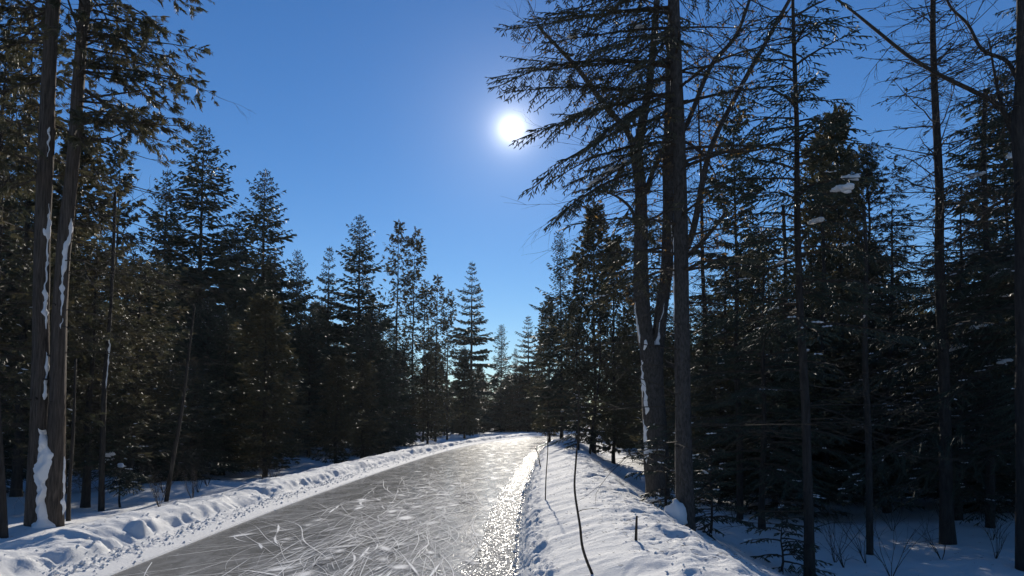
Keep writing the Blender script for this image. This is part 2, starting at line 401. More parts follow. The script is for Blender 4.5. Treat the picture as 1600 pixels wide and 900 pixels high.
rc = random.Random(12); cv = []; cf = []
def crumb(x, y, z, r):
    b_ = len(cv)
    for d in ((1, 0, 0), (-1, 0, 0), (0, 1, 0), (0, -1, 0), (0, 0, 1), (0, 0, -.6), (.6, .6, .5), (-.6, .5, .5)):
        cv.append((x + d[0] * r * rc.uniform(.5, 1.2), y + d[1] * r * rc.uniform(.5, 1.2), z + d[2] * r * rc.uniform(.5, 1.1)))
    for t in ((0, 2, 6), (2, 4, 6), (4, 0, 6), (2, 1, 7), (1, 4, 7), (4, 2, 7), (1, 3, 4), (3, 0, 4), (0, 5, 2), (2, 5, 1), (1, 5, 3), (3, 5, 0)): cf.append(tuple(b_ + q for q in t))
lst = []
for k in range(5200):
    y = 5.5 + 34 * rc.random() ** 1.7; q = rc.random(); r = .006 + .022 * rc.random() ** 3 + (.035 * rc.random() if rc.random() < .02 else 0)
    if q < .35: x = float(Rf(y)) + abs(rc.gauss(0, .10)) - .03
    elif q < .75: x = float(Lf(y)) - abs(rc.gauss(.38, .10))
    elif q < .85: x = float(Lf(y)) - rc.uniform(.0, 1.2)
    else:
        x = float(Rf(y)) + rc.uniform(1.0, 2.0); r *= .7
        if rc.random() < .5: continue
    lst.append((x, y, r))
zz = H(np.array([q[0] for q in lst]), np.array([q[1] for q in lst]))
for (x, y, r), z in zip(lst, zz): crumb(x, y, float(z) + r * .3, r)
cr = mesh_obj('snow_crumbs', mesh_np('snow_crumbs', np.array(cv), [np.array(cf)], [M['snow_clump']])); cr['kind'] = 'stuff'
cr['label'] = 'small broken crumbs of snow strewn along both edges of the ice'; cr['category'] = 'snow crumbs'
# ------------------------------------------------------------------ tree builders
def rot2(x, y, a): return x * math.cos(a) - y * math.sin(a), x * math.sin(a) + y * math.cos(a)
def conifer_bough(mb, p0, az, L, rise, droop, up, lod, r, thick=1.0, snow=0.0, bare=0.12, rr=None, woodm=0, leafm=1, snowm=2, dens=1.0):
    """one spruce bough: arching stem, side twigs in a flat spray, needle-clad fingers"""
    rr = rr or r
    n = 8 if lod == 0 else 5
    pts = []; wob = rr.uniform(-.25, .25)
    for i in range(n + 1):
        s = i / n; a = az + wob * s * s
        pts.append(Vector((p0[0] + math.cos(a) * L * s, p0[1] + math.sin(a) * L * s, p0[2] + L * (rise * s - droop * s * s + up * s ** 3))))
    br = (.006 + .009 * L) if lod == 0 else (.008 + .008 * L)
    for i in range(n): mb.wood(pts[i], pts[i + 1], br * (1 - i / n) + .003, br * (1 - (i + 1) / n) + .003, woodm)
    def at(s):
        f = min(s * n, n - 1e-4); i = int(f); return pts[i].lerp(pts[i + 1], f - i), (pts[i + 1] - pts[i]).normalized()
    step = (.075 if lod == 0 else .105) / dens; lw = thick * .62 * min(1, .45 + .4 * L)
    ns = max(4, int(L * (1 - bare) / step))
    for k in range(ns):
        s = bare + (1 - bare) * (k + rr.random()) / ns
        p, d = at(s); side = 1 if k % 2 else -1
        tl = (L * .42 * (1 - s) ** .75 * min(1, (s + .25) * 1.5) + .10) * rr.uniform(.65, 1.25)
        an = rr.uniform(.7, 1.15) * side
        dx, dy = rot2(d.x, d.y, an); td = Vector((dx, dy, d.z * .5 - rr.uniform(.05, .38))).normalized()
        if lod == 0:
            mb.wood(p, p + td * tl * .9, .004, .002, woodm)
            nf = max(3, int(tl / .034))
            for j in range(nf):
                q = p + td * tl * (j + .6) / nf; sd = 1 if j % 2 else -1
                fx, fy = rot2(td.x, td.y, sd * rr.uniform(.5, 1.0)); fl = rr.uniform(.05, .12) * (1.15 - .4 * j / nf)
                fd = Vector((fx, fy, td.z - rr.uniform(.05, .8))).normalized()
                mb.spindle(q, q + fd * fl, .0108 * thick * rr.uniform(.7, 1.2), leafm)
            mb.spindle(p + td * tl * .35, p + td * (tl + .05), .011 * thick, leafm)
        else:
            q = p + td * tl; mb.leaf(p, q, (.035 + .05 * tl) * lw, leafm); mb.leaf(p.lerp(q, .3), q + Vector((rr.uniform(-.05, .05), rr.uniform(-.05, .05), -.08 - .12 * tl)), .045 * lw, leafm)
            if tl > .35:
                for _ in range(2):
                    fx, fy = rot2(td.x, td.y, rr.choice((-1, 1)) * rr.uniform(.4, .9)); m_ = p + td * tl * rr.uniform(.3, .75)
                    mb.leaf(m_, m_ + Vector((fx, fy, td.z - rr.uniform(0, .5))).normalized() * tl * .5, .045 * lw, leafm)
        if snow and rr.random() < snow:
            sh_ = Vector((td.x, td.y, td.z * .25)); o = p + td * tl * rr.uniform(.1, .5) + Vector((0, 0, .018))
            for q_ in range(3):
                sl = rr.uniform(.04, .10); mb.spindle(o, o + sh_ * sl, rr.uniform(.010, .018), snowm); o = o + sh_ * sl * .7 + Vector((rr.uniform(-.02, .02), rr.uniform(-.02, .02), 0))
    p, d = at(.82); mb.spindle(p, pts[-1] + d * .07, (.014 * thick if lod == 0 else .05 * lw), leafm)
    return pts

def twiggy(mb, p, d, L, r, depth, rr, m=0, droop=.15, spread=.6, kids=3):
    n = 4; q = Vector(p); dd = Vector(d).normalized(); pts = [q.copy()]
    for i in range(n):
        dd = (dd + Vector((rr.gauss(0, .13), rr.gauss(0, .13), rr.gauss(0, .1) - droop * .25))).normalized()
        q2 = q + dd * L / n; mb.wood(q, q2, r * (1 - .6 * i / n), r * (1 - .6 * (i + 1) / n), m); q = q2; pts.append(q.copy())
    if depth > 0:
        for k in range(kids):
            i = rr.randint(1, n); b0 = pts[i]; ax = Vector((rr.gauss(0, 1), rr.gauss(0, 1), rr.gauss(0, .6))).normalized()
            nd_ = (dd + ax * spread).normalized(); twiggy(mb, b0, nd_, L * rr.uniform(.4, .65), r * .5, depth - 1, rr, m, droop, spread, kids)
    return pts

def trunk_pts(Ht, rr, lean=(0, 0), n=14, wob=.05, z0=-.5):
    pts = []; ox = oy = 0
    for i in range(n + 1):
        t = i / n; ox += rr.gauss(0, wob) * .4; oy += rr.gauss(0, wob) * .4
        pts.append(Vector((lean[0] * t + (ox if i > 1 else 0), lean[1] * t + (oy if i > 1 else 0), z0 + (Ht - z0) * t)))
    return pts
def trunk_at(pts, z):
    for a, b in zip(pts, pts[1:]):
        if a.z <= z <= b.z: return a.lerp(b, (z - a.z) / (b.z - a.z + 1e-9))
    return pts[-1]
def tr_r(r0, Ht, z, p=.85): return max(.006, r0 * max(0, 1 - max(z, 0) / Ht) ** p) * (1 + .35 * math.exp(-max(z + .1, 0) * 3.5))

def make_trunk(pts, r0, Ht, bark, n=9, wob=.12, seed=1, p=.85):
    mb = MB(); fine = []
    for a, b in zip(pts, pts[1:]):
        for k in range(3): fine.append(a.lerp(b, k / 3))
    fine.append(pts[-1])
    mb.tube(fine, [tr_r(r0, Ht, q.z, p) for q in fine], 0, n, wob, seed)
    return mb.mesh('trunk', [M[bark]], True)

def spruce(seed, Ht, r0, cs, R, lod=1, wh=.32, per=6, snow=0.0, dead=10, thick=1.0, prof=.8, irregular=.25, dens=1.0, leafm='needles', droop=.35):
    rr = random.Random(seed); pts = trunk_pts(Ht, rr, wob=.03)
    tm = make_trunk(pts, r0, Ht, 'bark', 8 if lod == 0 else 6, .1, seed)
    mb = MB(); z = cs
    while z < Ht - .12:
        t = (z - cs) / (Ht - cs)
        k = per + rr.choice((-1, 0, 0, 1)); a0 = rr.random() * 6.28; lump = 1 + irregular * rr.uniform(-1, 1)
        for j in range(k):
            if rr.random() < irregular * .35 * (1 - t): continue
            L = (R * (1 - t) ** prof * (.45 + .55 * min(1, t * 5 + .3)) * lump + .10) * rr.uniform(1 - irregular, 1 + irregular)
            rise = .05 + .75 * t; dr = droop * (1 - t * .6) + rr.uniform(0, .12)
            conifer_bough(mb, trunk_at(pts, z + rr.uniform(-.1, .1)), a0 + j * 6.283 / k + rr.uniform(-.25, .25), L, rise, dr, .18, lod, rr, thick, snow, .1, dens=dens)
        z += wh * rr.uniform(.75, 1.25) * (1 - .45 * t)
    top = pts[-1]; mb.spindle(top - Vector((0, 0, .3)), top + Vector((0, 0, .22)), .028 if lod else .015, 1)
    for _ in range(dead):
        zz = rr.uniform(.6, cs + .4 * (Ht - cs) * .3); a = rr.random() * 6.28; b0 = trunk_at(pts, zz)
        twiggy(mb, b0, Vector((math.cos(a), math.sin(a), rr.uniform(-.15, .25))), rr.uniform(.35, 1) * R * .6, .010, 2 if lod == 0 else 1, rr, 0, .12, .6, 3)
    return tm, mb.mesh('crown', [M['dark_bark'], M[leafm], M['snow_clump']])

def cedar_spray(mb, p, d, size, rr, lod, m=1):
    d = Vector(d).normalized(); n = 5 if lod == 0 else 3
    sidev = d.cross(Vector((rr.gauss(0, 1), rr.gauss(0, 1), rr.gauss(0, 1)))).normalized()
    if lod == 0: mb.leaf(p, p + d * size, size * .10, m)
    else: mb.leaf(p, p + d * size, size * .2, m)
    for j in range(n):
        for s in (-1, 1):
            q = p + d * size * (j + .3) / (n + .3); l = size * .55 * (1 - .5 * j / n) * rr.uniform(.7, 1.2)
            mb.leaf(q, q + (d * .8 + sidev * s * .75 + Vector((0, 0, -.15))).normalized() * l, l * (.15 if lod == 0 else .2), m)
def cedar(seed, Ht, r0, cs, R, lod=1, nb=130, snow=0.0, size=.30, prof=.7, trunk=None, leafm='cedar_leaf', updroop=.45, fill=1.0, bark='bark', power=1.0, az=None, sprays=1.0, dead=6):
    rr = random.Random(seed); pts = trunk or trunk_pts(Ht, rr, wob=.05)
    tm = make_trunk(pts, r0, Ht, bark, 10 if lod == 0 else 6, .12, seed)
    mb = MB()
    for k in range(nb):
        t = rr.random() ** power; z = cs + (Ht - cs) * t; b0 = trunk_at(pts, z)
        a = rr.random() * 6.283 if az is None or rr.random() < .35 else az + rr.gauss(0, .6)
        lump = .75 + .5 * float(vn(np.array([z * .8]), np.array([a * 1.2]), seed)[0])
        L = (R * (1 - t) ** prof * min(1, .45 + t * 3) + .12) * rr.uniform(.6, 1.15) * (lump + .3)
        dirv = Vector((math.cos(a), math.sin(a), -.25 + updroop * t)); n = 5; q = Vector(b0); br = .004 + .007 * L
        for i in range(n):
            dirv = (dirv + Vector((rr.gauss(0, .1), rr.gauss(0, .1), .10 + rr.gauss(0, .05)))).normalized()
            q2 = q + dirv * L / n; mb.wood(q, q2, br * (1 - i / n) + .002, br * (1 - (i + 1) / n) + .002, 0)
            if i > 0 or L < .8:
                ns = max(1, int(fill * L * (9 if lod == 0 else 4.5) / n * sprays + rr.random()))
                for _ in range(ns):
                    f = rr.random(); c = q.lerp(q2, f); sa = rr.choice((-1, 1)) * rr.uniform(.4, 1.3)
                    dx, dy = rot2(dirv.x, dirv.y, sa); sd = Vector((dx, dy, rr.uniform(-.5, .25)))
                    off = rr.uniform(.05, .28) * min(1, L); c2 = c + sd.normalized() * off
                    mb.wood(c, c2, .003, .002, 0); cedar_spray(mb, c2, sd + Vector((0, 0, rr.uniform(-.8, .1))), size * rr.uniform(.6, 1.2), rr, lod)
                    if snow and rr.random() < snow: mb.spindle(c2, c2 + sd.normalized() * .12, .018 + .01 * lod, 2)
            q = q2
        cedar_spray(mb, q, dirv + Vector((0, 0, -.3)), size, rr, lod)
    for k in range(6): cedar_spray(mb, pts[-1] - Vector((0, 0, .15 * k)), Vector((rr.gauss(0, .4), rr.gauss(0, .4), 1)), size, rr, lod)
    for _ in range(dead):
        zz = rr.uniform(.6, max(.8, cs)); a = rr.random() * 6.28
        twiggy(mb, trunk_at(pts, zz), Vector((math.cos(a), math.sin(a), rr.uniform(-.1, .3))), rr.uniform(.4, 1.3) * R * .6, .010, 2 if lod == 0 else 1, rr, 0, .1, .6, 3)
    return tm, mb.mesh('crown', [M['dark_bark'], M[leafm], M['snow_clump']])

def larch(seed, Ht, r0, cs, R, foliage=.25, leafm='needles', nb=120):
    """tall bare-looking pole with many fine knobby branches"""
    rr = random.Random(seed); pts = trunk_pts(Ht, rr, wob=.03); tm = make_trunk(pts, r0, Ht, 'bark', 8, .08, seed, .7)
    mb = MB()
    for k in range(nb):
        z = cs + (Ht - cs) * rr.random(); t = (z - cs) / (Ht - cs); a = rr.random() * 6.283
        L = (R * (1 - t) ** .6 * rr.uniform(.4, 1.1)) + .15; d = Vector((math.cos(a), math.sin(a), rr.uniform(-.15, .45)))
        q = trunk_at(pts, z); n = 7
        for i in range(n):
            d = (d + Vector((rr.gauss(0, .1), rr.gauss(0, .1), rr.gauss(0, .07)))).normalized(); q2 = q + d * L / n
            mb.wood(q, q2, .010 * (1 - i / n) + .003, .010 * (1 - (i + 1) / n) + .003, 0)
            for _ in range(2):
                s_ = rr.choice((-1, 1)); dx, dy = rot2(d.x, d.y, s_ * rr.uniform(.5, 1.2)); td = Vector((dx, dy, rr.uniform(-.7, .3))).normalized()
                tl = L * rr.uniform(.10, .32) * (1.1 - i / n); c = q.lerp(q2, rr.random()); mb.wood(c, c + td * tl, .0035, .002, 0)
                for __ in range(2):
                    e = c + td * tl * rr.random(); f = (td + Vector((rr.gauss(0, .6), rr.gauss(0, .6), rr.gauss(0, .5)))).normalized(); mb.wood(e, e + f * tl * .45, .0028, .0018, 0)
                    if rr.random() < foliage: mb.spindle(e, e + f * rr.uniform(.05, .11), .013, 1)
            q = q2
    return tm, mb.mesh('crown', [M['dark_bark'], M[leafm], M['snow_clump']])

PROTO = {}
def proto(kind, Ht, R, fn): PROTO[kind] = (Ht, R, fn)
proto('spruce_full', 16, 2.9, spruce(11, 16, .17, .8, 2.6, 1, .55, 8, .002, 10, 1.75, .66, .36, 1.25, droop=.45))
proto('spruce_gappy', 16, 2.6, spruce(12, 16, .15, 1.5, 2.5, 1, .60, 7, .002, 14, 1.6, .66, .48, 1.15, droop=.45))
proto('spruce_slim', 15, 1.8, spruce(13, 15, .13, 1.0, 1.8, 1, .38, 6, .002, 12, 1.5, .62, .42))
proto('spruce_layered', 15, 2.4, spruce(14, 15, .15, .6, 2.4, 1, .80, 9, .002, 8, 1.7, .78, .30, dens=1.5, droop=.5))
proto('cedar_lace', 14, 1.5, cedar(21, 14, .11, 3.0, 1.5, 1, 190, .02, .30, .55, sprays=1.0))
proto('cedar_full', 13, 2.0, cedar(22, 13, .13, .8, 1.9, 1, 420, .02, .34, .55, sprays=1.35))
proto('cedar_thin', 13, 1.0, cedar(23, 13, .09, 2.5, 1.0, 1, 170, .0, .26, .5, sprays=.9))
proto('understory_spruce', 7, 2.3, spruce(15, 7, .07, .3, 2.3, 1, .28, 6, .025, 4, .8, .8, .35, dens=1.3))
proto('understory_cedar', 7, 2.0, cedar(24, 7, .08, .4, 2.0, 1, 220, .04, .24, .6, sprays=1.5))
proto('near_spruce', 10, 2.4, spruce(16, 10, .10, 1.4, 2.4, 0, .34, 5, .03, 16, 1.1, .65, .35))
proto('near_cedar', 9, 1.9, cedar(25, 9, .10, 1.2, 1.9, 0, 220, .03, .17, .5, sprays=1.6, dead=12))
proto('near_larch', 12, 1.6, larch(31, 12, .095, 1.5, 1.7, .22, nb=150))
proto('snag', 11, 1.3, larch(32, 11, .07, .8, 1.3, .02, nb=80))

GROUP_LABEL = {
 'spruce_full': ('spruce_tree', 'dark full-crowned spruce standing in the shaded forest mass', 'spruce', 'full spruces in the forest mass'),
 'spruce_gappy': ('spruce_tree', 'dark ragged spruce with open gaps standing in the forest mass', 'spruce', 'ragged spruces in the forest mass'),
 'spruce_slim': ('spruce_tree', 'slim dark spruce standing in the shaded forest mass', 'spruce', 'slim spruces in the forest mass'),
 'spruce_layered': ('spruce_tree', 'dark spruce with layered boughs standing in the forest mass', 'spruce', 'layered spruces in the forest mass'),
 'cedar_lace': ('cedar_tree', 'lacy brown-green cedar standing in the forest mass', 'cedar', 'lacy cedars in the forest mass'),
 'cedar_full': ('cedar_tree', 'bushy brown-green cedar standing in the forest mass', 'cedar', 'bushy cedars in the forest mass'),
 'cedar_thin': ('cedar_tree', 'thin lacy cedar standing in the forest mass', 'cedar', 'thin cedars in the forest mass'),
 'understory_spruce': ('young_spruce', 'low snow-flecked spruce in the dark understory', 'spruce', 'young spruces of the understory'),
 'understory_cedar': ('young_cedar', 'low bushy cedar in the dark understory', 'cedar', 'young cedars of the understory'),
 'near_spruce': ('spruce_tree', 'fine-needled spruce among the trunks near the trail', 'spruce', 'near spruces by the trail'),
 'near_cedar': ('cedar_tree', 'brownish cedar among the trunks near the trail', 'cedar', 'near cedars by the trail'),
 'near_larch': ('larch_tree', 'straight bare larch with fine knobby branches', 'larch', 'larches by the trail'),
 'snag': ('dead_tree', 'thin dead pole tree with dry twigs in the forest shade', 'dead tree', 'thin dead trees in the forest shade'),
}
used_first = set()
def plant(kind, x, y, Ht, wide=1.0, label=None, name=None, cat=None, rz=None, group=True):
    H0, R0, (tm, cm) = PROTO[kind]
    nm, lb, ct, gr = GROUP_LABEL[kind]
    o = empty(name or nm, (x, y, hz(x, y) - .02), label or lb, cat or ct, gr if label is None else None)
    s = Ht / H0; w_ = s ** .5 * wide
    o.scale = (w_, w_, s); o.rotation_euler = (0, 0, rz if rz is not None else random.random() * 6.28)
    mesh_obj('trunk', tm, o); mesh_obj('crown', cm, o); return o
def plant_px(kind, px, Y, top, wide=1.0, label=None, **k):
    p = P(px, top, Y); x = p.x; z = p.z - hz(x, Y)
    TAKEN.append((x, Y, .8)); return plant(kind, x, Y, z, wide, label, **k)
TAKEN = []

# ------------------------------------------------------------------ skyline trees, left to right
plant_px('cedar_lace', 188, 26, 235, 1.0, 'thin lacy cedar spire just right of the twin cedar, top against the sky')
plant_px('spruce_full', 318, 34, 200, 1.2, 'tallest dark spruce left of the sun, with a blunt rounded top')
plant_px('spruce_full', 262, 33, 268, .9, 'broad dark spruce leaning against the left side of the tallest left spruce')
plant_px('spruce_gappy', 372, 37, 330, .8, 'gappy spruce between the two tall left spruces')
plant_px('spruce_full', 415, 40, 268, 1.15, 'second tallest left spruce with drooping right boughs')
plant_px('spruce_full', 465, 43, 392, .8, 'short dark spruce right beside the second tallest left spruce')
plant_px('spruce_layered', 515, 50, 386, 1.0, 'small pointed spruce between two taller ones on the left skyline')
plant_px('spruce_full', 563, 50, 338, 1.1, 'pointed spruce with an even cone top in the middle of the left skyline')
plant_px('cedar_lace', 621, 52, 348, .95, 'tall lacy cedar spire, left one of a pair beside the pointed spruce', )
plant_px('cedar_thin', 647, 53, 358, 1.1, 'tall lacy cedar spire, right one of a pair')
plant_px('cedar_lace', 682, 58, 432, .95, 'lacy cedar just left of the lone layered spruce')
plant_px('cedar_thin', 663, 56, 440, 1.0, 'thin cedar below the pair of lacy spires')
plant_px('cedar_thin', 700, 62, 455, 1.0, 'thin cedar touching the lone layered spruce')
plant_px('spruce_layered', 737, 88, 410, 1.35, 'lone spruce with clear horizontal layers standing out left of the trail bend')
plant_px('spruce_slim', 783, 104, 508, 1.2, 'small slim spruce in the gap at the trail end')
plant_px('spruce_layered', 826, 103, 494, 1.5, 'small layered spruce at the trail end under the sky gap')
plant_px('spruce_slim', 806, 112, 545, .8, 'lowest little spruce in the notch of the skyline')
plant_px('cedar_full', 846, 98, 528, .9, 'dark bushy cedar right of the small layered spruce at the trail end')
# right skyline
plant_px('spruce_slim', 876, 44, 364, .95, 'slim dark spruce at the left edge of the right-hand forest')
plant_px('cedar_full', 858, 52, 470, .8, 'low dark cedar in front of the sky gap, right of the trail')
plant_px('cedar_full', 925, 34, 322, .85, 'pointed cedar left of the forked snowy trunk')
plant_px('cedar_full', 955, 30, 372, .8, 'bushy cedar close behind the forked snowy trunk')
plant_px('cedar_lace', 900, 38, 420, .9, 'lacy cedar between the slim spruce and the pointed cedar')
plant_px('near_cedar', 1010, 22, 330, 1.0, 'brown cedar filling the gap behind the forked trunk')
plant_px('spruce_gappy', 1145, 26, 110, .62, 'narrow gappy spruce right of the tall straight trunk')
plant_px('near_larch', 1095, 20, 60, .85, 'thin bare larch just right of the tall straight trunk')
plant_px('cedar_full', 1305, 20, 170, .72, 'tall bushy cedar between the tufted spruce and the tall larch')
plant_px('near_cedar', 1348, 18, 232, .95, 'cedar with rounded shoulder left of the tall larch')
plant_px('cedar_full', 1275, 24, 215, .8, 'cedar hidden partly behind the tufted spruce')
plant_px('near_larch', 1436, 12.5, -260, 1.15, 'tall straight larch with fine bare branches on the right')
plant_px('spruce_gappy', 1560, 20, 120, .9, 'tall drooping spruce near the right edge, behind the arching limbs')
plant_px('near_cedar', 1180, 19, 395, 1.1, 'low cedar between the straight trunk and the tufted spruce')
# left edge
plant_px('near_cedar', 20, 13.5, 60, 1.1, 'brown cedar at the left picture edge behind the twin trunks')
plant_px('cedar_full', 120, 18, 210, .9, 'bushy cedar behind the twin cedar trunks')
plant_px('near_cedar', 215, 19, 405, 1.2, 'low golden-brown cedar left of the tallest left spruce')
plant_px('near_cedar', 150, 15.5, 380, 1.1, 'low golden-brown cedar just right of the twin trunks')
plant_px('cedar_lace', 60, 17, 20, 1.2, 'tall lacy cedar behind the twin trunks')

#HERO#
# ------------------------------------------------------------------ trees built to their own form, near the trail
def local(o, pts): return [Vector(p) - o.location for p in pts]
def polyline(keys, n=6):
    """smooth curve through the keys"""
    K = [Vector(k) for k in keys]; K = [K[0] * 2 - K[1]] + K + [K[-1] * 2 - K[-2]]; out = []
    for i in range(1, len(K) - 2):
        for j in range(n):
            t = j / n; a, b, c, d = K[i - 1], K[i], K[i + 1], K[i + 2]
            out.append(.5 * ((2 * b) + (c - a) * t + (2 * a - 5 * b + 4 * c - d) * t * t + (3 * b - a - 3 * c + d) * t ** 3))
    out.append(K[-2]); return out
def limb_mesh(name, keys, r0, r1, bark, n=10, seed=1, wob=.12, flare=0.0, extra=None):
    pts = polyline(keys, 8); N = len(pts) - 1; mb = MB()
    rs = [(r0 + (r1 - r0) * i / N) * (1 + flare * math.exp(-i / N * 14)) for i in range(N + 1)]
    mb.tube(pts, rs, 0, n, wob, seed)
    if extra: extra(mb, pts)
    return mb.mesh(name, [M[bark], M['dark_bark'], M['dry_leaf']], True), pts, rs
def snow_on_trunk(mb, pts, rs, z0, z1, az, half, th, seed, m=0):
    """a strip of wind-packed snow stuck on one side of a trunk, ragged outline, real thickness"""
    nz = max(10, int((z1 - z0) / .03)); na = 12; V = []
    for i in range(nz + 1):
        t = i / nz; z = z0 + (z1 - z0) * t; c = trunk_at(pts, z); j = min(range(len(pts)), key=lambda k: abs(pts[k].z - z)); r = rs[j]
        hw = half * max(.12, .5 + .5 * float(fbm(np.array([z * 2.6]), np.array([seed * 1.]), seed, 3)[0]) + .28 * float(fbm(np.array([z * 13]), np.array([seed * 2.]), seed + 9, 2)[0])) * min(1, 6 * t + .15, 6 * (1 - t) + .15)
        sh = .25 * float(vn(np.array([z * 1.7]), np.array([3.]), seed + 5)[0]) + .16 * float(vn(np.array([z * 11.]), np.array([3.]), seed + 6)[0])
        for k in range(na + 1):
            q = k / na * 2 - 1; a = az + sh + q * hw
            e = max(0, 1 - q * q) ** .5 * (.6 + .4 * float(vn(np.array([z * 9]), np.array([a * 3]), seed)[0]))
            rr_ = r - .012 + (th + .012) * e * min(1, 8 * t, 8 * (1 - t) + .1)
            V.append((c.x + math.cos(a) * rr_, c.y + math.sin(a) * rr_, z))
    Fq = [(mb.n + i * (na + 1) + k, mb.n + i * (na + 1) + k + 1, mb.n + (i + 1) * (na + 1) + k + 1, mb.n + (i + 1) * (na + 1) + k) for i in range(nz) for k in range(na)]
    mb.V.append(np.array(V)); mb.n += len(V); mb.F4.append(np.array(Fq)); mb.m4.append(np.full(len(Fq), m))
def patch(parent, fn, name='snow_patch'):
    q_ = MB(); fn(q_); return mesh_obj(name, q_.mesh(name, [M['snow_clump']], True), parent)
def blob(mb, c, R, seed=0, m=0, amp=.28, nu=16, nvv=10):
    V = []; 
    for i in range(nvv + 1):
        ph = PI * i / nvv
        for k in range(nu):
            a = 2 * PI * k / nu; d = Vector((math.sin(ph) * math.cos(a), math.sin(ph) * math.sin(a), math.cos(ph)))
            s = 1 + amp * float(fbm(np.array([d.x * 1.9 + d.z * 1.3 + seed]), np.array([d.y * 1.9 - d.z + seed * 2.]), seed, 3)[0])
            zz = d.z * (1 if d.z > 0 else .45)
            V.append((c[0] + d.x * R[0] * s, c[1] + d.y * R[1] * s, c[2] + zz * R[2] * s))
    Fq = [(mb.n + i * nu + k, mb.n + (i + 1) * nu + k, mb.n + (i + 1) * nu + (k + 1) % nu, mb.n + i * nu + (k + 1) % nu) for i in range(nvv) for k in range(nu)]
    mb.V.append(np.array(V)); mb.n += len(V); mb.F4.append(np.array(Fq)); mb.m4.append(np.full(len(Fq), m))
def lumps(mb, c, L, az, n, r, seed, tilt=0):
    rq = random.Random(seed); n = n * 2; r = r * .68; L = L * (.45 if n <= 4 else .95)
    for i in range(n):
        t = (i + .5) / n - .5 + rq.uniform(-.06, .06); s = r * rq.uniform(.6, 1.15)
        blob(mb, (c[0] + math.cos(az) * t * L, c[1] + math.sin(az) * t * L + rq.uniform(-.5, .5) * r, c[2] + tilt * t * L + rq.uniform(-.02, .02)), (s * rq.uniform(.9, 1.3), s * rq.uniform(.8, 1.2), s * rq.uniform(.6, .9)), rq.randint(0, 99), amp=.4)

# --- twin cedar, left foreground
YT = 11.5
k1 = [P(56, 845, YT), P(60, 700, YT), P(64, 560, YT), P(65, 430, YT), P(71, 250, YT), P(80, 60, YT), P(88, -120, YT), P(92, -320, YT)]
k2 = [P(84, 838, YT + .1), P(88, 700, YT), P(91, 560, YT), P(96, 430, YT), P(113, 250, YT), P(128, 60, YT), P(146, -120, YT), P(160, -320, YT)]
base = P(70, 835, YT); base.z = hz(base.x, base.y)
tw = empty('cedar_tree', base, 'big twin-trunked cedar with packed snow between its two trunks, left of the trail', 'cedar')
k1[0].z = base.z - .3; k2[0].z = base.z - .3
m1, p1, r1 = limb_mesh('trunk', local(tw, k1), .135, .085, 'cedar_bark', 18, 3, .16, .35)
m2, p2, r2 = limb_mesh('trunk', local(tw, k2), .122, .07, 'cedar_bark', 18, 9, .16, .35)
mesh_obj('trunk', m1, tw); mesh_obj('trunk', m2, tw)
patch(tw, lambda q_: snow_on_trunk(q_, p1, r1, 3.0, 5.1, rad(-28), rad(42), .035, 3))
patch(tw, lambda q_: snow_on_trunk(q_, p1, r1, 1.9, 2.7, rad(-22), rad(24), .03, 5))
patch(tw, lambda q_: snow_on_trunk(q_, p1, r1, 5.5, 6.3, rad(-25), rad(22), .025, 15))
patch(tw, lambda q_: snow_on_trunk(q_, p2, r2, 2.9, 4.9, rad(-28), rad(42), .035, 7))
patch(tw, lambda q_: snow_on_trunk(q_, p2, r2, .1, 1.1, rad(-5), rad(30), .03, 8))
def plaster(mb, c, prof, yb, th, seed):
    nz = 60; na = 16; V = []
    z0, z1 = prof[0][0], prof[-1][0]
    for i in range(nz + 1):
        z = z0 + (z1 - z0) * i / nz; w = float(np.interp(z, [a for a, *_ in prof], [b for _, b, _ in prof])); cx = float(np.interp(z, [a for a, *_ in prof], [d for *_, d in prof]))
        for k in range(na + 1):
            q = k / na * 2 - 1; e = max(0, 1 - abs(q) ** 2.6); j = float(fbm(np.array([z * 7 + seed]), np.array([q * 1.1 + seed]), seed, 3)[0])
            V.append((c.x + cx + q * w * (1 + .28 * j), c.y + yb - th * e * (1 + .45 * j) + .03 * (1 - e), z + .03 * float(vn(np.array([q * 3.0]), np.array([z * 3]), seed + 2)[0])))
    Fq = [(mb.n + i * (na + 1) + k, mb.n + i * (na + 1) + k + 1, mb.n + (i + 1) * (na + 1) + k + 1, mb.n + (i + 1) * (na + 1) + k) for i in range(nz) for k in range(na)]
    mb.V.append(np.array(V)); mb.n += len(V); mb.F4.append(np.array(Fq)); mb.m4.append(np.full(len(Fq), 0))
mid = (p1[8] + p2[8]) / 2
patch(tw, lambda q_: plaster(q_, mid, [(-.15, .24, .0), (.02, .20, .0), (.14, .09, .02), (.35, .06, .0), (.6, .07, .02), (.74, .12, -.02), (.86, .20, -.03), (1.0, .21, .0), (1.12, .16, .02), (1.22, .09, .0), (1.36, .05, -.01), (1.48, .015, -.02)], -.07, .11, 3))
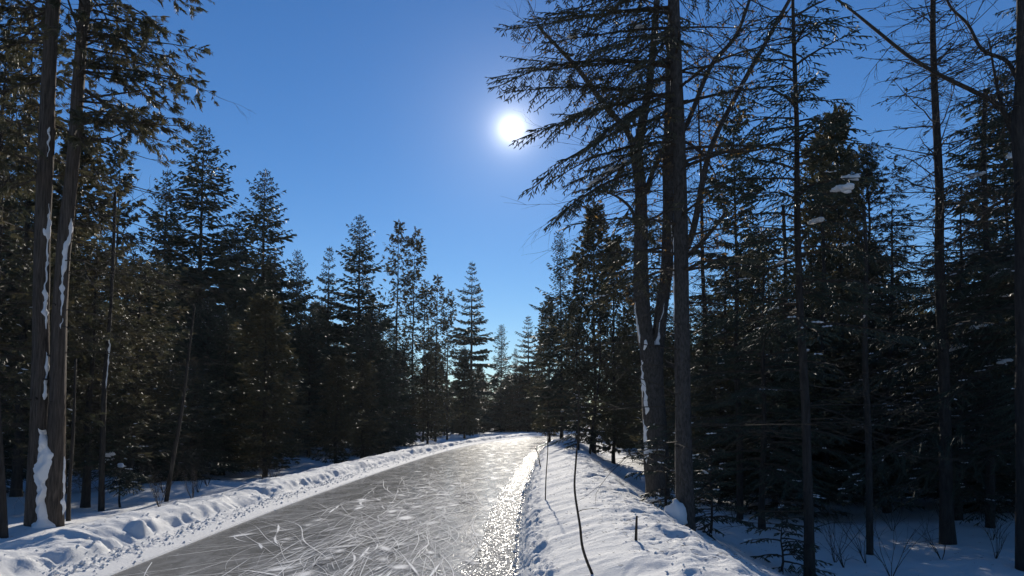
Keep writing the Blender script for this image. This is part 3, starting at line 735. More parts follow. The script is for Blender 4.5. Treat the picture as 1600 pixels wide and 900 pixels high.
def crown_for(pts, seed, cs, Ht, R, nb, az, fill=1.0, size=.16, azs=.8, up=.25, low=.0):
    rq = random.Random(seed); mb = MB()
    for k in range(nb):
        t = rq.random(); z = cs + (Ht - cs) * t; b0 = trunk_at(pts, z); a = az + rq.gauss(0, azs)
        L = R * rq.uniform(.55, 1.05) * (1 - .25 * t) * min(1, .5 + t * 3); d = Vector((math.cos(a), math.sin(a), rq.uniform(-.1, up + .25)))
        q = Vector(b0); n = 9; br = .007 + .008 * L
        for i in range(n):
            d = (d + Vector((rq.gauss(0, .13), rq.gauss(0, .13), -.06 + .05 * i / n + rq.gauss(0, .06)))).normalized(); q2 = q + d * L / n
            mb.wood(q, q2, br * (1 - i / n) + .004, br * (1 - (i + 1) / n) + .004, 0)
            for s in (-1, 1):
                if rq.random() < .75:
                    dx, dy = rot2(d.x, d.y, s * rq.uniform(.4, 1.2)); sd = Vector((dx, dy, rq.uniform(-.6, .25))).normalized(); l2 = L * rq.uniform(.10, .30) * (1.15 - .6 * i / n)
                    c = q.lerp(q2, rq.random()); mb.wood(c, c + sd * l2, .005, .0025, 0)
                    if i >= 2 and rq.random() < fill:
                        for w_ in range(max(3, int(l2 / .06))):
                            e = c + sd * l2 * rq.uniform(.25, 1); cedar_spray(mb, e, sd + Vector((rq.gauss(0, .5), rq.gauss(0, .5), rq.uniform(-.9, .2))), size * rq.uniform(.6, 1.25), rq, 0)
                    elif rq.random() < .6: twiggy(mb, c + sd * l2, sd, l2 * .8, .0035, 1, rq, 0, .1, .5, 2)
            q = q2
        if rq.random() < fill: cedar_spray(mb, q, d + Vector((0, 0, -.3)), size * 1.2, rq, 0)
        else: twiggy(mb, q, d, .6, .005, 2, rq, 0, .05, .5, 3)
    return mb
mb = crown_for(p2, 51, 5.7, 9.8, 2.25, 60, rad(5), .95, .155, .8)
mbb = crown_for(p1, 52, 5.4, 9.5, 2.2, 40, rad(175), .95, .155, 1.0)
rq = random.Random(8)
for k in range(16):   # curved bare twigs below the crown
    z = rq.uniform(2.6, 6.0); twiggy(mb, trunk_at(p2, z), Vector((1, rq.uniform(-.8, .6), rq.uniform(-.2, .3))), rq.uniform(.8, 2.2), .011, 2, rq, 0, .3, .55, 3)
mesh_obj('crown', mb.mesh('crown', [M['dark_bark'], M['cedar_leaf'], M['snow_clump']]), tw)
mesh_obj('crown', mbb.mesh('crown', [M['dark_bark'], M['cedar_leaf'], M['snow_clump']]), tw)

# --- straight spruce with long drooping boughs over the trail
YA = 9.7
kA = [P(1072, 872, YA), P(1068, 700, YA), P(1065, 500, YA), P(1063, 300, YA), P(1057, 120, YA), P(1052, -20, YA), P(1048, -200, YA), P(1046, -340, YA)]
base = P(1072, 866, YA); base.z = hz(base.x, base.y)
ta = empty('spruce_tree', base, 'tall straight spruce on the right whose long boughs reach toward the sun', 'spruce')
kA[0].z = base.z - .35
mA, pA, rA = limb_mesh('trunk', local(ta, kA), .112, .062, 'grey_bark', 14, 4, .08, .25); mesh_obj('trunk', mA, ta)
mb = MB(); rq = random.Random(21); snowmb = MB()
def bough_to(tip, startz, droop, up, seed, dens=1.0, thick=1.0, pts=pA, o=ta, mb=mb, bare=.12):
    rq_ = random.Random(seed); tl = Vector(tip) - o.location; b0 = trunk_at(pts, startz)
    dx, dy, dz = tl.x - b0.x, tl.y - b0.y, tl.z - b0.z; L = math.hypot(dx, dy)
    return conifer_bough(mb, b0, math.atan2(dy, dx), L, dz / L + droop - up, droop, up, 0, rq_, thick, .02, bare, dens=dens)
bt = [((752, 116), 10.6, 6.35, .30, .05), ((790, 150), 10.2, 5.9, .25, .0), ((822, 290), 9.6, 5.7, .25, -.05), ((838, 366), 9.2, 5.0, .30, -.1), ((815, 240), 10.4, 6.0, .3, .0),
      ((842, 88), 9.9, 6.9, .25, .02), ((868, 30), 9.3, 7.1, .2, .02), ((850, -10), 10.6, 7.8, .2, .05), ((900, -60), 9.0, 8.2, .2, .02), ((880, 190), 8.9, 6.2, .2, .0),
      ((905, 300), 10.8, 5.4, .25, 0), ((895, 250), 8.7, 6.0, .3, 0), ((930, 80), 8.6, 6.8, .2, 0), ((960, 0), 8.7, 7.4, .2, 0), ((870, 330), 10.2, 5.3, .2, -.05), ((940, 150), 11.2, 6.5, .2, 0), ((980, 260), 8.6, 5.9, .2, 0),
      ((1000, 60), 11.4, 7.2, .2, 0), ((800, 60), 11.4, 7.2, .2, .05), ((860, 130), 11.0, 6.4, .25, .0), ((960, 360), 9.8, 5.2, .3, 0), ((1010, 140), 8.4, 6.9, .2, 0), ((930, -20), 11, 7.9, .2, 0)]
tips = []
for i, ((px, py), Y, sz, dr, up) in enumerate(bt):
    tips.append(bough_to(P(px, py, Y), sz - base.z, dr, up, 100 + i, 1.35, .95))
for k in range(46):   # thinner boughs all round, the right side nearly bare
    z = rq.uniform(3.2, 9.5); a = rq.uniform(-PI, PI); c = math.cos(a)
    conifer_bough(mb, trunk_at(pA, z), a, rq.uniform(.9, 2.2), .15, .35, .1, 0, rq, .9, .02, .2, dens=.35 if c > -.2 else .7)
for k in range(42):
    z = rq.uniform(1.0, 7.5); a = rq.uniform(-PI, PI)
    twiggy(mb, trunk_at(pA, z), Vector((math.cos(a), math.sin(a), rq.uniform(-.1, .3))), rq.uniform(.5, 1.9), .010, 2, rq, 0, .12, .5, 3)
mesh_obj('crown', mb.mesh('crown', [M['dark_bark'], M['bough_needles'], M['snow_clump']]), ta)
for i, f, L, n, r in ((0, .86, .2, 2, .075), (0, .68, .2, 2, .06), (4, .7, .42, 4, .07), (4, .55, .3, 3, .06), (5, .8, .2, 2, .08), (8, .6, .25, 2, .07), (14, .72, .5, 5, .065), (14, .52, .3, 3, .06), (2, .5, .2, 2, .07), (1, .35, .2, 2, .07), (5, .35, .2, 2, .06)):
    pts_ = tips[i]; q = pts_[int(f * 8)]; d = pts_[min(8, int(f * 8) + 1)] - q if int(f * 8) < 8 else q - pts_[7]
    patch(ta, lambda q_: lumps(q_, q + Vector((0, 0, .04)), L, math.atan2(d.y, d.x), n, r * .85, i * 7 + n, d.z / max(.05, math.hypot(d.x, d.y))), 'snow_clump')
patch(ta, lambda q_: snow_on_trunk(q_, pA, rA, 2.6, 3.9, rad(165), rad(22), .02, 31))
patch(ta, lambda q_: blob(q_, (-.14, -.1, .12), (.14, .14, .22), 5))

sb = random.Random(66)
for tr_o, pp_, rr_l, n_s in ((ta, pA, rA, 16), (tw, p1, r1, 7), (tw, p2, r2, 7)):
    for k in range(n_s):
        z = sb.uniform(.9, 7); j = min(range(len(pp_)), key=lambda q: abs(pp_[q].z - z)); a = sb.uniform(-PI, PI); c = pp_[j]; d = Vector((math.cos(a), math.sin(a), sb.uniform(-.1, .5)))
        q_ = MB(); L = rr_l[j] + sb.uniform(.03, .12); q_.tube([c, c + d * rr_l[j], c + d * L], [.022, .018, .009], 0, 6, .2, k)
        mesh_obj('branch_stub', q_.mesh('branch_stub', [M['bark']], True), tr_o)
# --- forked hardwood with snow-plastered trunk and bare limbs
YB = 13.0
base = P(1026, 800, YB); base.z = hz(base.x, base.y)
tb = empty('forked_tree', base, 'thick forked tree with snow stuck to its trunk, left of the tall straight spruce', 'tree')
kB = [P(1030, 815, YB), P(1026, 720, YB), P(1020, 620, YB), P(1018, 540, YB)]; kB[0].z = base.z - .3
mB, pB, rB = limb_mesh('trunk', local(tb, kB), .21, .19, 'grey_bark', 16, 6, .14, .3); mesh_obj('trunk', mB, tb)
LB = [([(1014, 565), (1003, 470), (1001, 400), (1001, 300), (992, 225)], .15, .10), ([(1001, 300), (985, 215), (945, 165), (905, 110), (868, 70), (840, 40)], .07, .025),
      ([(995, 240), (1006, 180), (1016, 120), (1025, 20), (1030, -80)], .085, .05), ([(1024, 565), (1034, 480), (1043, 400), (1044, 250), (1048, 100), (1052, -60), (1054, -200)], .125, .07),
      ([(1046, 430), (1080, 370), (1108, 240), (1150, 150), (1200, 60), (1250, -30)], .062, .028), ([(1046, 240), (1075, 190), (1110, 105), (1150, 55), (1178, -20)], .052, .024),
      ([(1050, 420), (1090, 385), (1120, 350), (1133, 332)], .05, .022), ([(1010, 300), (1022, 262), (1030, 250), (1040, 220)], .05, .03),
      ([(1046, 262), (1110, 240), (1180, 235), (1250, 210)], .035, .012), ([(994, 350), (985, 325), (960, 305), (930, 295)], .035, .012)]
lp = []; rq = random.Random(33)
for i, (ks, ra, rb) in enumerate(LB):
    dY = [0, .3, .2, .15, -.6, -.5, -.4, 0, -.4, -.3][i]
    keys = [P(a, b_, YB + dY * min(1, j / 2)) for j, (a, b_) in enumerate(ks)]
    def ex(mb, pp, i=i):
        for k in range(34 if i in (4, 5, 1) else 20):
            q = rq.choice(pp[len(pp) // 5:]); a = rq.uniform(-PI, PI)
            tp = twiggy(mb, q, Vector((math.cos(a), math.sin(a) * .8, rq.uniform(-.3, .9))), rq.uniform(.35, 1.3), .009, 3, rq, 1, .0, .55, 3)
            for _ in range(7):
                e = rq.choice(tp[1:]) + Vector((rq.gauss(0, .02), rq.gauss(0, .02), 0)); mb.leaf(e, e + Vector((rq.gauss(0, .03), rq.gauss(0, .03), -.05)), .016, 2)
    me, pp, rs_ = limb_mesh('limb', local(tb, keys), ra, rb, 'grey_bark', 10, 20 + i, .1, 0, ex); mesh_obj('limb', me, tb); lp.append((pp, rs_))
patch(tb, lambda q_: snow_on_trunk(q_, pB, rB, .7, 1.5, rad(200), rad(24), .03, 41))
patch(tb, lambda q_: snow_on_trunk(q_, pB, rB, 1.5, 3.0, rad(205), rad(26), .03, 42))
z_, z2, z3, z4 = [P(0, a_, YB).z - base.z for a_ in (560, 470, 400, 340)]
patch(tb, lambda q_: snow_on_trunk(q_, *lp[3], z_ + .1, z2, rad(-100), rad(34), .03, 43))
patch(tb, lambda q_: snow_on_trunk(q_, *lp[3], z3, z4, rad(-70), rad(40), .03, 44))
patch(tb, lambda q_: snow_on_trunk(q_, *lp[0], z_ + .2, z2, rad(205), rad(22), .025, 45))
qq = lp[3][0][min(range(len(lp[3][0])), key=lambda k: abs(lp[3][0][k].z - (P(0, 222, YB).z - base.z)))]
patch(tb, lambda q_: lumps(q_, qq + Vector((0, -.12, .05)), .25, .3, 3, .10, 3, .5), 'snow_clump')
patch(tb, lambda q_: lumps(q_, (0.0, -.25, .05), .5, .1, 3, .16, 4), 'snow_clump')

# --- right edge hardwood with two arching limbs
YR_ = 10.5
base = P(1612, 900, YR_); base.z = hz(base.x, base.y)
tr = empty('arching_tree', base, 'dark tree at the right picture edge sending two long bare limbs leftward across the sky', 'tree')
kR = [P(1604, 915, YR_), P(1600, 600, YR_), P(1597, 300, YR_), P(1592, 200, YR_), P(1597, 90, YR_), P(1598, -120, YR_)]; kR[0].z = base.z - .3
me, pR, rR = limb_mesh('trunk', local(tr, kR), .12, .07, 'bark', 12, 61, .1, .25); mesh_obj('trunk', me, tr)
rq = random.Random(71)
for i, (ks, ra, rb) in enumerate((([(1594, 215), (1560, 165), (1520, 142), (1470, 118), (1420, 88), (1370, 48), (1320, 8), (1260, -35)], .042, .018),
                   ([(1594, 130), (1572, 95), (1535, 78), (1512, 38), (1482, 5), (1470, -50)], .034, .016), ([(1596, 240), (1570, 180), (1555, 120), (1545, 60)], .035, .012), ([(1596, 300), (1540, 330), (1490, 380)], .03, .01))):
    keys = [P(a, b_, YR_ + .25 * j) for j, (a, b_) in enumerate(ks)]
    def ex(mb, pp):
        for k in range(34):
            q = rq.choice(pp[3:]); a = rq.uniform(-PI, PI)
            twiggy(mb, q, Vector((math.cos(a), math.sin(a), rq.uniform(-.6, .9))), rq.uniform(.3, 1.1), .008, 2, rq, 1, .05, .5, 3)
    me, pp, rs_ = limb_mesh('limb', local(tr, keys), ra, rb, 'dark_bark', 8, 80 + i, .1, 0, ex); mesh_obj('limb', me, tr)

# --- spruce whose boughs droop behind the arching limbs, snow clumps on them
def near_conifer(px, Y, ztop, R, label, seed, cs, nb, dens, r0=.09, snowc=(), leanpx=0, az=None, sn=.05, name='spruce_tree', thick=1.0, dead=20, prof=.7, droop=.4):
    x = P(px, 800, Y).x; b = Vector((x, Y, hz(x, Y) - .02)); o = empty(name, b, label, 'spruce'); rq = random.Random(seed); TAKEN.append((x, Y, 1))
    xt = P(px + leanpx, 0, Y).x - x
    pts = [Vector((xt * t / 8 * (ztop / 8.0) + rq.gauss(0, .015) * (t > 0), rq.gauss(0, .015), -.3 + (ztop + .3) * t / 8)) for t in range(9)]
    me = make_trunk(pts, r0, ztop, 'bark', 10, .1, seed, .7); mesh_obj('trunk', me, o); mb = MB(); bl = []
    for k in range(nb):
        z = cs + (ztop - cs) * (k + rq.random()) / nb; t = (z - cs) / (ztop - cs); a = rq.uniform(-PI, PI) if az is None or rq.random() < .4 else az + rq.gauss(0, .7)
        L = (R * (1 - t) ** prof + .2) * rq.uniform(.55, 1.1)
        bl.append((conifer_bough(mb, trunk_at(pts, z), a, L, .05 + .4 * t, droop, .12, 0, rq, thick, sn, .12, dens=dens), z))
    for k in range(dead):
        z = rq.uniform(.5, cs + 1.5); a = rq.uniform(-PI, PI); twiggy(mb, trunk_at(pts, z), Vector((math.cos(a), math.sin(a), rq.uniform(-.1, .2))), rq.uniform(.4, 1.5), .009, 2, rq, 0, .1, .5, 3)
    mesh_obj('crown', mb.mesh('crown', [M['dark_bark'], M['needles'], M['snow_clump']]), o)
    if snowc:
        for (sx, sy, L, n, r) in snowc:
            t_ = P(sx, sy, Y) - b; c_ = min(((q - Vector((t_.x, q.y, t_.z))).length + (0 if q.y < .4 else 5), i, j) for i, (pl, _) in enumerate(bl) for j, q in enumerate(pl[2:]))
            q = bl[c_[1]][0][2 + c_[2]]; q0 = bl[c_[1]][0][1 + c_[2]]; d = q - q0
            patch(o, lambda q_: lumps(q_, q + Vector((0, 0, .03)), L * .8, math.atan2(d.y, d.x), n + 1, r * .8, int(sx), d.z / max(.05, math.hypot(d.x, d.y))), 'snow_clump')
    return o
near_conifer(1262, 9.6, 9.6, 1.45, 'slender spruce with short tufted boughs and two big snow clumps halfway up', 201, 3.2, 95, .8, .066,
             [(1250, 345, .3, 4, .10), (1262, 355, .2, 3, .08), (1294, 300, .2, 2, .08), (1235, 395, .2, 2, .05)], -22, None, .04)
near_conifer(1640, 12.8, 10.5, 3.6, 'large spruce reaching in from the right picture edge with snow-laden drooping boughs', 202, 1.6, 120, .85, .12,
             [(1530, 262, .8, 6, .09), (1590, 250, .4, 4, .09), (1500, 550, .4, 4, .12), (1540, 515, .4, 4, .07), (1585, 458, .3, 2, .06), (1525, 385, .3, 3, .06), (1560, 560, .4, 4, .08), (1590, 520, .3, 3, .07), (1500, 300, .4, 4, .07), (1575, 610, .3, 3, .05), (1540, 440, .35, 3, .05)], 0, rad(190), .11, droop=.55)
near_conifer(1495, 15.5, 7.2, 2.3, 'low dense snow-flecked spruce between the tall larch and the right edge', 203, .8, 95, .9, .08,
             [(1490, 552, .5, 5, .13), (1450, 480, .3, 3, .07), (1520, 500, .4, 4, .08), (1470, 620, .3, 3, .06), (1510, 640, .3, 3, .06)], 0, None, .12)
near_conifer(1385, 17, 7.5, 2.3, 'low dense spruce left of the tall larch with snow flecks on its boughs', 204, .8, 90, .9, .08, [(1360, 540, .3, 3, .07)], 0, None, .12)
near_conifer(1190, 13.5, 5.6, 2.0, 'low dark spruce between the straight trunk and the slender spruce', 205, 1.0, 70, .8, .06, [(1200, 480, .3, 3, .06), (1225, 560, .2, 2, .05)], 0, None, .10)
near_conifer(1130, 19, 6.5, 2.2, 'low dark spruce right behind the tall straight spruce', 206, .8, 80, .9, .07, [(1120, 520, .3, 3, .06)], 0, None, .04)
# young snowy firs at the foot of the forest
near_conifer(1040, 11.3, 1.35, .55, 'little snow-dusted fir growing at the foot of the tall straight spruce', 210, .15, 26, 1.2, .02, [(1015, 715, .15, 2, .04), (1020, 780, .15, 2, .05)], 0, None, .10, 'young_fir', dead=0)
near_conifer(1110, 10.8, 1.25, .65, 'little snow-dusted fir on the shaded slope right of the tall straight spruce', 211, .15, 26, 1.1, .02, [(1105, 740, .15, 2, .04)], 0, None, .10, 'young_fir', dead=0)
near_conifer(1218, 9.8, .85, .5, 'smallest fir in the open shaded snow on the right', 212, .1, 20, 1.0, .015, [], 0, None, .05, 'young_fir', dead=0)
near_conifer(188, 15.2, 1.5, .75, 'snow-capped little fir behind the left snowbank', 213, .5, 26, 1.1, .02, [(185, 715, .3, 4, .09), (205, 722, .25, 3, .08), (170, 722, .2, 2, .08)], 0, None, .12, 'young_fir', dead=0)
near_conifer(905, 27, 2.2, .9, 'small dark fir at the far end of the right snowbank', 214, .2, 40, 1.0, .03, [(900, 682, .3, 3, .07)], 0, None, .10, 'young_fir', dead=0)

# --- thin stems, saplings and sticks
def stem(name, label, cat, keys, r0, r1, twigs=0, tl=.4, seed=1, depth=1, bark='dark_bark', snow=None, sink=.12):
    b = Vector(keys[0]); b.z = hz(b.x, b.y); o = empty(name, b, label, cat); ks = local(o, keys); ks[0].z = -sink
    def ex(mb, pp):
        rq = random.Random(seed)
        for k in range(twigs):
            i = rq.randint(len(pp) // 4, len(pp) - 1); a = rq.uniform(-PI, PI)
            twiggy(mb, pp[i], Vector((math.cos(a), math.sin(a), rq.uniform(-.1, .6))), tl * rq.uniform(.5, 1.2), .0045, depth, rq, 1, .05, .5, 2)
    me, pp, rs_ = limb_mesh('stem', ks, r0, r1, bark, 7, seed, .08, 0, ex); mesh_obj('stem', me, o)
    if snow:
        mb = MB(); snow_on_trunk(mb, pp, rs_, *snow); mesh_obj('snow_patch', mb.mesh('snow_patch', [M['snow_clump']], True), o)
    return o
def gp(px, py, Y): return P(px, py, Y)
def ground_hit(px, py):
    for Y in np.arange(5, 60, .05):
        p = P(px, py, Y)
        if p.z <= hz(p.x, p.y): return float(Y)
    return 30.0
Ys = ground_hit(926, 897)
stem('bare_sapling', 'dark crooked sapling stem rising from the front of the right snowbank', 'sapling', [gp(934, 905, Ys), gp(912, 862, Ys), gp(906, 820, Ys), gp(898, 765, Ys), gp(900, 720, Ys), gp(903, 680, Ys), gp(904, 640, Ys), gp(905, 600, Ys)], .0125, .004, 3, .25, 301)
Ys = ground_hit(853, 781)
stem('bare_sapling', 'thin straight stem standing on the left slope of the right snowbank', 'sapling', [gp(852, 784, Ys), gp(853, 750, Ys), gp(856, 700, Ys), gp(855, 660, Ys), gp(857, 625, Ys)], .011, .005, 0, .3, 302)
Ys = ground_hit(845, 729)
stem('stick', 'short crooked stick poking from the snowbank beside the ice', 'stick', [gp(846, 731, Ys), gp(843, 722, Ys), gp(841, 710, Ys), gp(837, 700, Ys)], .018, .010, 2, .12, 303)
Ys = ground_hit(993, 846)
stem('stick', 'short stubby stick standing upright on the right snowbank near the trees', 'stick', [gp(993, 848, Ys), gp(994, 830, Ys), gp(995, 806, Ys)], .016, .009, 0, .1, 304)
Ys = ground_hit(922, 707)
stem('bare_sapling', 'pale thin trunk behind the far end of the right snowbank', 'sapling', [gp(921, 712, 27), gp(927, 660, 27), gp(935, 600, 27), gp(938, 540, 27), gp(936, 430, 27)], .05, .02, 14, .9, 305, 2, 'bark')
stem('bare_sapling', 'slender dark sapling leaning right behind the left snowbank', 'sapling', [gp(258, 792, 15.6), gp(270, 720, 15.6), gp(284, 640, 15.6), gp(294, 560, 15.6), gp(304, 480, 15.6)], .05, .018, 22, .9, 306, 2, 'bark')
stem('bare_sapling', 'snow-streaked thin trunk right of the twin cedar', 'sapling', [gp(158, 800, 14.5), gp(160, 700, 14.5), gp(163, 600, 14.5), gp(170, 520, 14.5), gp(176, 420, 14.5), gp(180, 300, 14.5)], .06, .025, 30, 1.0, 307, 2, 'bark', (2.3, 3.5, rad(-10), rad(60), .02, 55))
stem('bare_sapling', 'thin dark pole on the left picture edge', 'sapling', [gp(6, 850, 10.6), gp(0, 740, 10.6), gp(-6, 600, 10.6), gp(-8, 300, 10.6)], .07, .04, 16, 1.0, 308, 2, 'bark')
stem('bare_sapling', 'thin dark stem rising just right of the twin cedar base', 'sapling', [gp(106, 835, 12.6), gp(108, 760, 12.6), gp(114, 680, 12.6), gp(118, 560, 12.6)], .04, .018, 16, .8, 309, 2, 'bark')
for (px, Y, r, top, lb, sd) in ((1356, 11.5, .055, 300, 'thin dark pole standing in the shaded snow left of the tall larch', 310), (1155, 14.5, .07, 330, 'dark pole trunk right of the tall straight spruce on the shaded slope', 311),
                            (1545, 14.5, .09, 120, 'dark trunk standing in the shaded snow right of the tall larch', 312), (1230, 17, .08, 300, 'dark trunk behind the slender tufted spruce', 313), (1290, 18, .08, 300, 'dark trunk right of and behind the slender tufted spruce', 314)):
    q = P(px, 800, Y); ks = [Vector((q.x, Y, hz(q.x, Y)))] + [gp(px - (800 - yy_) * .012 + 2 * math.sin(yy_), yy_, Y) for yy_ in range(680, top, -90)]
    stem('dead_tree', lb, 'dead tree', ks, r, r * .45, 46, 1.1, sd, 2, 'bark', None, .3)
mb = MB(); rq = random.Random(90)
lst = []
for k in range(2600):
    y = rq.uniform(6, 22); side = rq.random()
    lst.append((float(Rf(y)) + (abs(rq.gauss(1.7, .7)) if side < .6 else rq.uniform(2, 9)) if side < .85 else float(Lf(y)) - rq.uniform(.9, 5), y))
zz = H(np.array([q[0] for q in lst]), np.array([q[1] for q in lst])) + .006
for (x, y), z in zip(lst, zz):
    a = rq.random() * 6.28; L = rq.uniform(.012, .05); mb.wood((x, y, z), (x + math.cos(a) * L, y + math.sin(a) * L, z + .004), .0022, .0015, 0)
lt = mesh_obj('needle_litter', mb.mesh('needle_litter', [M['dark_bark']])); lt['kind'] = 'stuff'
lt['label'] = 'fallen needles and bits of twig scattered on the snow under the trees'; lt['category'] = 'litter'
ru = random.Random(44); nu_ = 0
while nu_ < 26:
    px = ru.uniform(1085, 1640); y = ru.uniform(16, 27); x = P(px, 760, y).x
    if any((a - x) ** 2 + (b_ - y) ** 2 < 1.3 for a, b_, c in TAKEN): nu_ += .2; continue
    TAKEN.append((x, y, 1)); plant(ru.choice(['understory_spruce', 'understory_cedar', 'understory_spruce']), x, y, ru.uniform(2.8, 5.5), 1.15); nu_ += 1
# leafless brush behind the left snowbank and in the shaded hollow on the right
def brush(px, Y, h_, n, seed, group, label):
    x = P(px, 800, Y).x
    if -5.5 < x and x < float(Rf(Y)) + 3.5 and x > float(Lf(Y)) - 2.6: return
    o = empty('leafless_shrub', (x, Y, hz(x, Y) - .03), label, 'shrub', group); rq = random.Random(seed); mb = MB()
    for k in range(n):
        a = rq.uniform(-PI, PI); twiggy(mb, Vector((0, 0, 0)), Vector((math.cos(a) * .4, math.sin(a) * .4, 1)), h_ * rq.uniform(.5, 1.1), .006, 2, rq, 0, -.02, .45, 3)
    mesh_obj('twigs', mb.mesh('twigs', [M['dark_bark']]), o)
rq = random.Random(17)
for k in range(17):
    brush(rq.uniform(100, 500), rq.uniform(13.0, 19), rq.uniform(.5, 1.0), 7, 400 + k, 'leafless shrubs behind the left snowbank', 'leafless twiggy shrub behind the left snowbank')
for k in range(12):
    brush(rq.uniform(1140, 1590), rq.uniform(9, 16), rq.uniform(.5, 1.1), 5, 450 + k, 'leafless shrubs in the shaded hollow', 'leafless twiggy shrub in the shaded snow on the right')
#ENDHERO#
# ------------------------------------------------------------------ forest mass
def sky_y(px):
    return float(np.interp(px, [-400, 0, 150, 230, 300, 420, 470, 560, 600, 690, 720, 770, 800, 835, 850, 880, 950, 1020, 1090, 1170, 1230, 1340, 1400, 1450, 1520, 1600, 2000],
                           [100, 120, 320, 370, 390, 400, 450, 440, 450, 490, 520, 560, 575, 560, 480, 430, 400, 400, 450, 430, 320, 260, 360, 480, 380, 260, 150]))
rr = random.Random(99)
kindsF = ['spruce_full', 'spruce_full', 'spruce_gappy', 'spruce_slim', 'cedar_full', 'cedar_full', 'cedar_lace', 'cedar_thin', 'spruce_layered']
def try_tree(x, y, mind, kind=None, hmin=3.5, hmax=17, rel=(10, 150)):
    uu = (x - float(Rf(y))) / float(RS(y)); v_ = (float(Lf(y)) - x) / float(LS(y))
    if -3.2 < v_ < 3.0 or (0 < uu < 3.9) or (uu <= 0 and v_ <= 0): return False
    for (a, b_, c) in TAKEN:
        if (a - x) ** 2 + (b_ - y) ** 2 < max(mind, c) ** 2: return False
    px = 800 + x / y * 1155 * 1.01
    top = sky_y(px) + rr.uniform(*rel)
    z = P(px, top, y).z - hz(x, y)
    if z < hmin: return False
    z = min(z, hmax); kind = kind or rr.choice(kindsF)
    TAKEN.append((x, y, mind)); plant(kind, x, y, z, rr.uniform(.8, 1.1)); return True
n_ = 0
for k in range(6000):
    y = rr.uniform(24, 118); side = rr.random()
    hw = y * .78 + 6
    x = rr.uniform(-hw, hw)
    if try_tree(x, y, 1.2 + y * .018): n_ += 1
    if n_ >= 230: break
for k in range(46):
    px = rr.uniform(700, 900); y = rr.uniform(101, 119); x = P(px, 650, y).x
    if any((a - x) ** 2 + (b_ - y) ** 2 < 1.0 for a, b_, c in TAKEN): continue
    TAKEN.append((x, y, 1)); plant(rr.choice(['understory_spruce', 'understory_cedar', 'spruce_full']), x, y, rr.uniform(4.5, 9), 1.3)
n2 = 0
for k in range(3000):   # understory filling the lower half, nearer to the trail
    y = rr.uniform(13, 60); x = rr.uniform(-y * .75 - 3, y * .75 + 3)
    if x < -y * .72 and y < 14: continue
    uu = x - float(Rf(y)); vv_ = float(Lf(y)) - x
    if not (uu > 5.0 or vv_ > 3.6): continue
    if any((a - x) ** 2 + (b_ - y) ** 2 < (1.3) ** 2 for a, b_, c in TAKEN): continue
    px = 800 + x / y * 1155
    z = min(rr.uniform(3.5, 8.0), P(px, sky_y(px) + 20, y).z - hz(x, y))
    if z < 2: continue
    if uu > 0 and y < 17: continue
    kd = rr.choice(['understory_spruce', 'understory_cedar', 'snag', 'understory_spruce']); TAKEN.append((x, y, 1.0))
    if kd == 'snag': z = min(z * 1.3, P(px, sky_y(px) + 20, y).z)
    plant(kd, x, y, z, 1.0); n2 += 1
    if n2 >= 150: break
print('forest', n_, 'understory', n2)
# far-off wood that reads as one mass, all around
rf = random.Random(4); mb = MB()
for k in range(620):
    a = rf.uniform(0, 2 * PI); d = rf.uniform(122, 190)
    x, y = d * math.sin(a), d * math.cos(a)
    if y < 0: d *= .45; x *= .45; y *= .45; 
    if abs(x) < 8 and y < 0: continue
    px = 800 + 1155 * x / max(y, 1)
    hh = rf.uniform(9, 14) if y > 0 else rf.uniform(10, 16)
    if y > 0 and 700 < px < 900: hh = rf.uniform(5, 9)
    R_ = rf.uniform(1.6, 2.8); mb.wood((x, y, -1), (x, y, hh), .18, .03, 0)
    n = 60
    for j in range(n):
        t = j / n; z = .3 + (hh - .3) * t; an = rf.random() * 6.28; L = R_ * (1 - t) ** .8 + .2
        mb.leaf((x, y, z + .2), (x + math.cos(an) * L, y + math.sin(an) * L, z - .25 * L), .38, 1)
wd = mesh_obj('distant_forest', mb.mesh('distant_forest', [M['bark'], M['needles']])); wd['kind'] = 'stuff'
wd['label'] = 'dark far-off conifer forest closing the view behind the trees'; wd['category'] = 'forest'

# ------------------------------------------------------------------ camera, light, sky
cam = bpy.data.cameras.new('camera'); co = bpy.data.objects.new('camera', cam); COL.objects.link(co)
cam.sensor_width = 36; cam.lens = 36 * F; cam.shift_y = (PY0 - 450) / 1600.0; cam.clip_end = 5000; cam.clip_start = .05
co.location = (0, 0, CAMZ); co.rotation_euler = (PI / 2 + TH, 0, 0); SC.camera = co
EL = rad(21.9)
sl = bpy.data.lights.new('sun', 'SUN'); sl.energy = 5.0; sl.angle = rad(.53); sl.color = (1, .93, .82)
so = bpy.data.objects.new('sun', sl); COL.objects.link(so); so.rotation_euler = (-(PI / 2 - EL), 0, 0)
W = bpy.data.worlds.new('World'); SC.world = W; W.use_nodes = True; nt = W.node_tree
bg = nt.nodes['Background']; sky = nt.nodes.new('ShaderNodeTexSky'); sky.sky_type = 'NISHITA'; sky.sun_disc = False
sky.sun_elevation = EL; sky.sun_rotation = 0; sky.air_density = 1.0; sky.dust_density = 0; sky.ozone_density = 4.0; sky.altitude = 200
hs = nt.nodes.new('ShaderNodeHueSaturation'); hs.inputs['Saturation'].default_value = 1.19; hs.inputs['Hue'].default_value = .507
nt.links.new(sky.outputs[0], hs.inputs['Color']); nt.links.new(hs.outputs[0], bg.inputs['Color']); bg.inputs['Strength'].default_value = .09
tc = nt.nodes.new('ShaderNodeTexCoord'); dt = nt.nodes.new('ShaderNodeVectorMath'); dt.operation = 'DOT_PRODUCT'
nt.links.new(tc.outputs['Generated'], dt.inputs[0]); dt.inputs[1].default_value = (0, math.cos(EL), math.sin(EL))
ang = math_(nt, 'ARCCOSINE', dt.outputs['Value'])
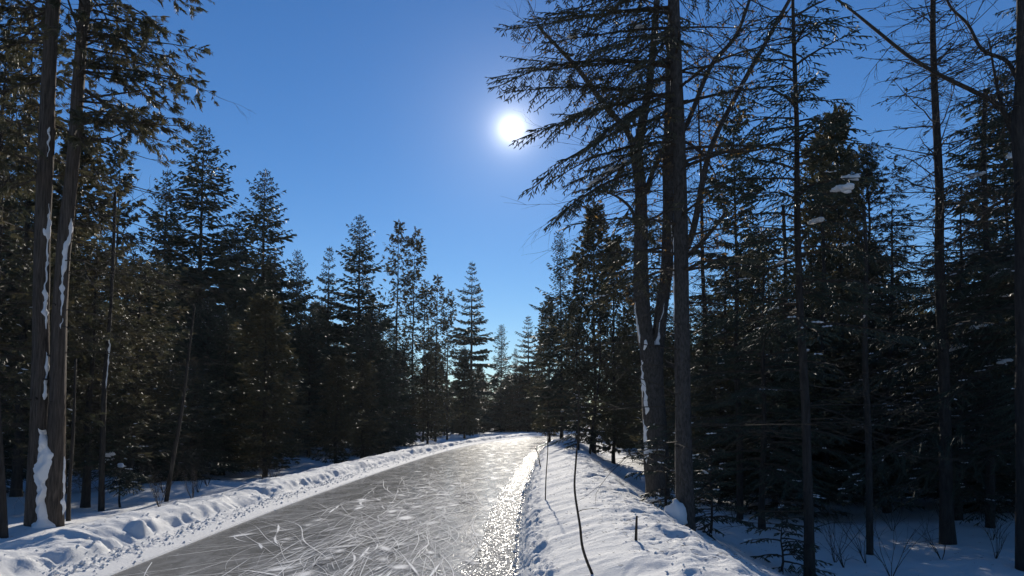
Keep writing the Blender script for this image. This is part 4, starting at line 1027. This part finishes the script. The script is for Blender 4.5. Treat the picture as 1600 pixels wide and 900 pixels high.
def gl(width, amp): return math_(nt, 'MULTIPLY', math_(nt, 'EXPONENT', math_(nt, 'MULTIPLY', math_(nt, 'DIVIDE', ang, rad(width)), -1)), amp)
core = math_(nt, 'MULTIPLY', math_(nt, 'SUBTRACT', 1.0, math_(nt, 'DIVIDE', math_(nt, 'SUBTRACT', ang, rad(.15)), rad(.45)), clamp=True), 8)
g = math_(nt, 'ADD', core, math_(nt, 'ADD', gl(.6, 2.8), gl(4.0, .26)))
b2 = nt.nodes.new('ShaderNodeBackground'); b2.inputs['Color'].default_value = (1, .97, .94, 1); nt.links.new(g, b2.inputs['Strength'])
ad = nt.nodes.new('ShaderNodeAddShader'); nt.links.new(bg.outputs[0], ad.inputs[0]); nt.links.new(b2.outputs[0], ad.inputs[1])
nt.links.new(ad.outputs[0], nt.nodes['World Output'].inputs['Surface'])
bpy.ops.mesh.primitive_cube_add(size=1)  # added haze volume, put in to lift the forest blacks like lens veil
hzb = bpy.context.object; hzb.name = 'haze'; hzb['kind'] = 'stuff'; hzb['label'] = 'thin added haze that lifts the dark tones of the forest'; hzb['category'] = 'haze'
hzb.scale = (1500, 1440, 26); hzb.location = (0, 0, 11)
hm = bpy.data.materials.new('haze'); hm.use_nodes = True; hn = hm.node_tree; hn.nodes.remove(hn.nodes['Principled BSDF'])
pv = hn.nodes.new('ShaderNodeVolumePrincipled'); pv.inputs['Color'].default_value = (.9, .95, 1, 1); pv.inputs['Density'].default_value = .00016; pv.inputs['Anisotropy'].default_value = .3
hn.links.new(pv.outputs[0], hn.nodes['Material Output'].inputs['Volume']); hzb.data.materials.append(hm)
SC.view_settings.view_transform = 'Standard'; SC.view_settings.look = 'None'; SC.view_settings.exposure = .12; SC.view_settings.gamma = 1
SC.view_settings.use_curve_mapping = False
SC.cycles.max_bounces = 6; SC.cycles.diffuse_bounces = 3; SC.cycles.glossy_bounces = 2; SC.cycles.transmission_bounces = 3
SC.cycles.sample_clamp_indirect = 4; SC.cycles.use_denoising = True
SC.cycles.caustics_reflective = False; SC.cycles.caustics_refractive = False
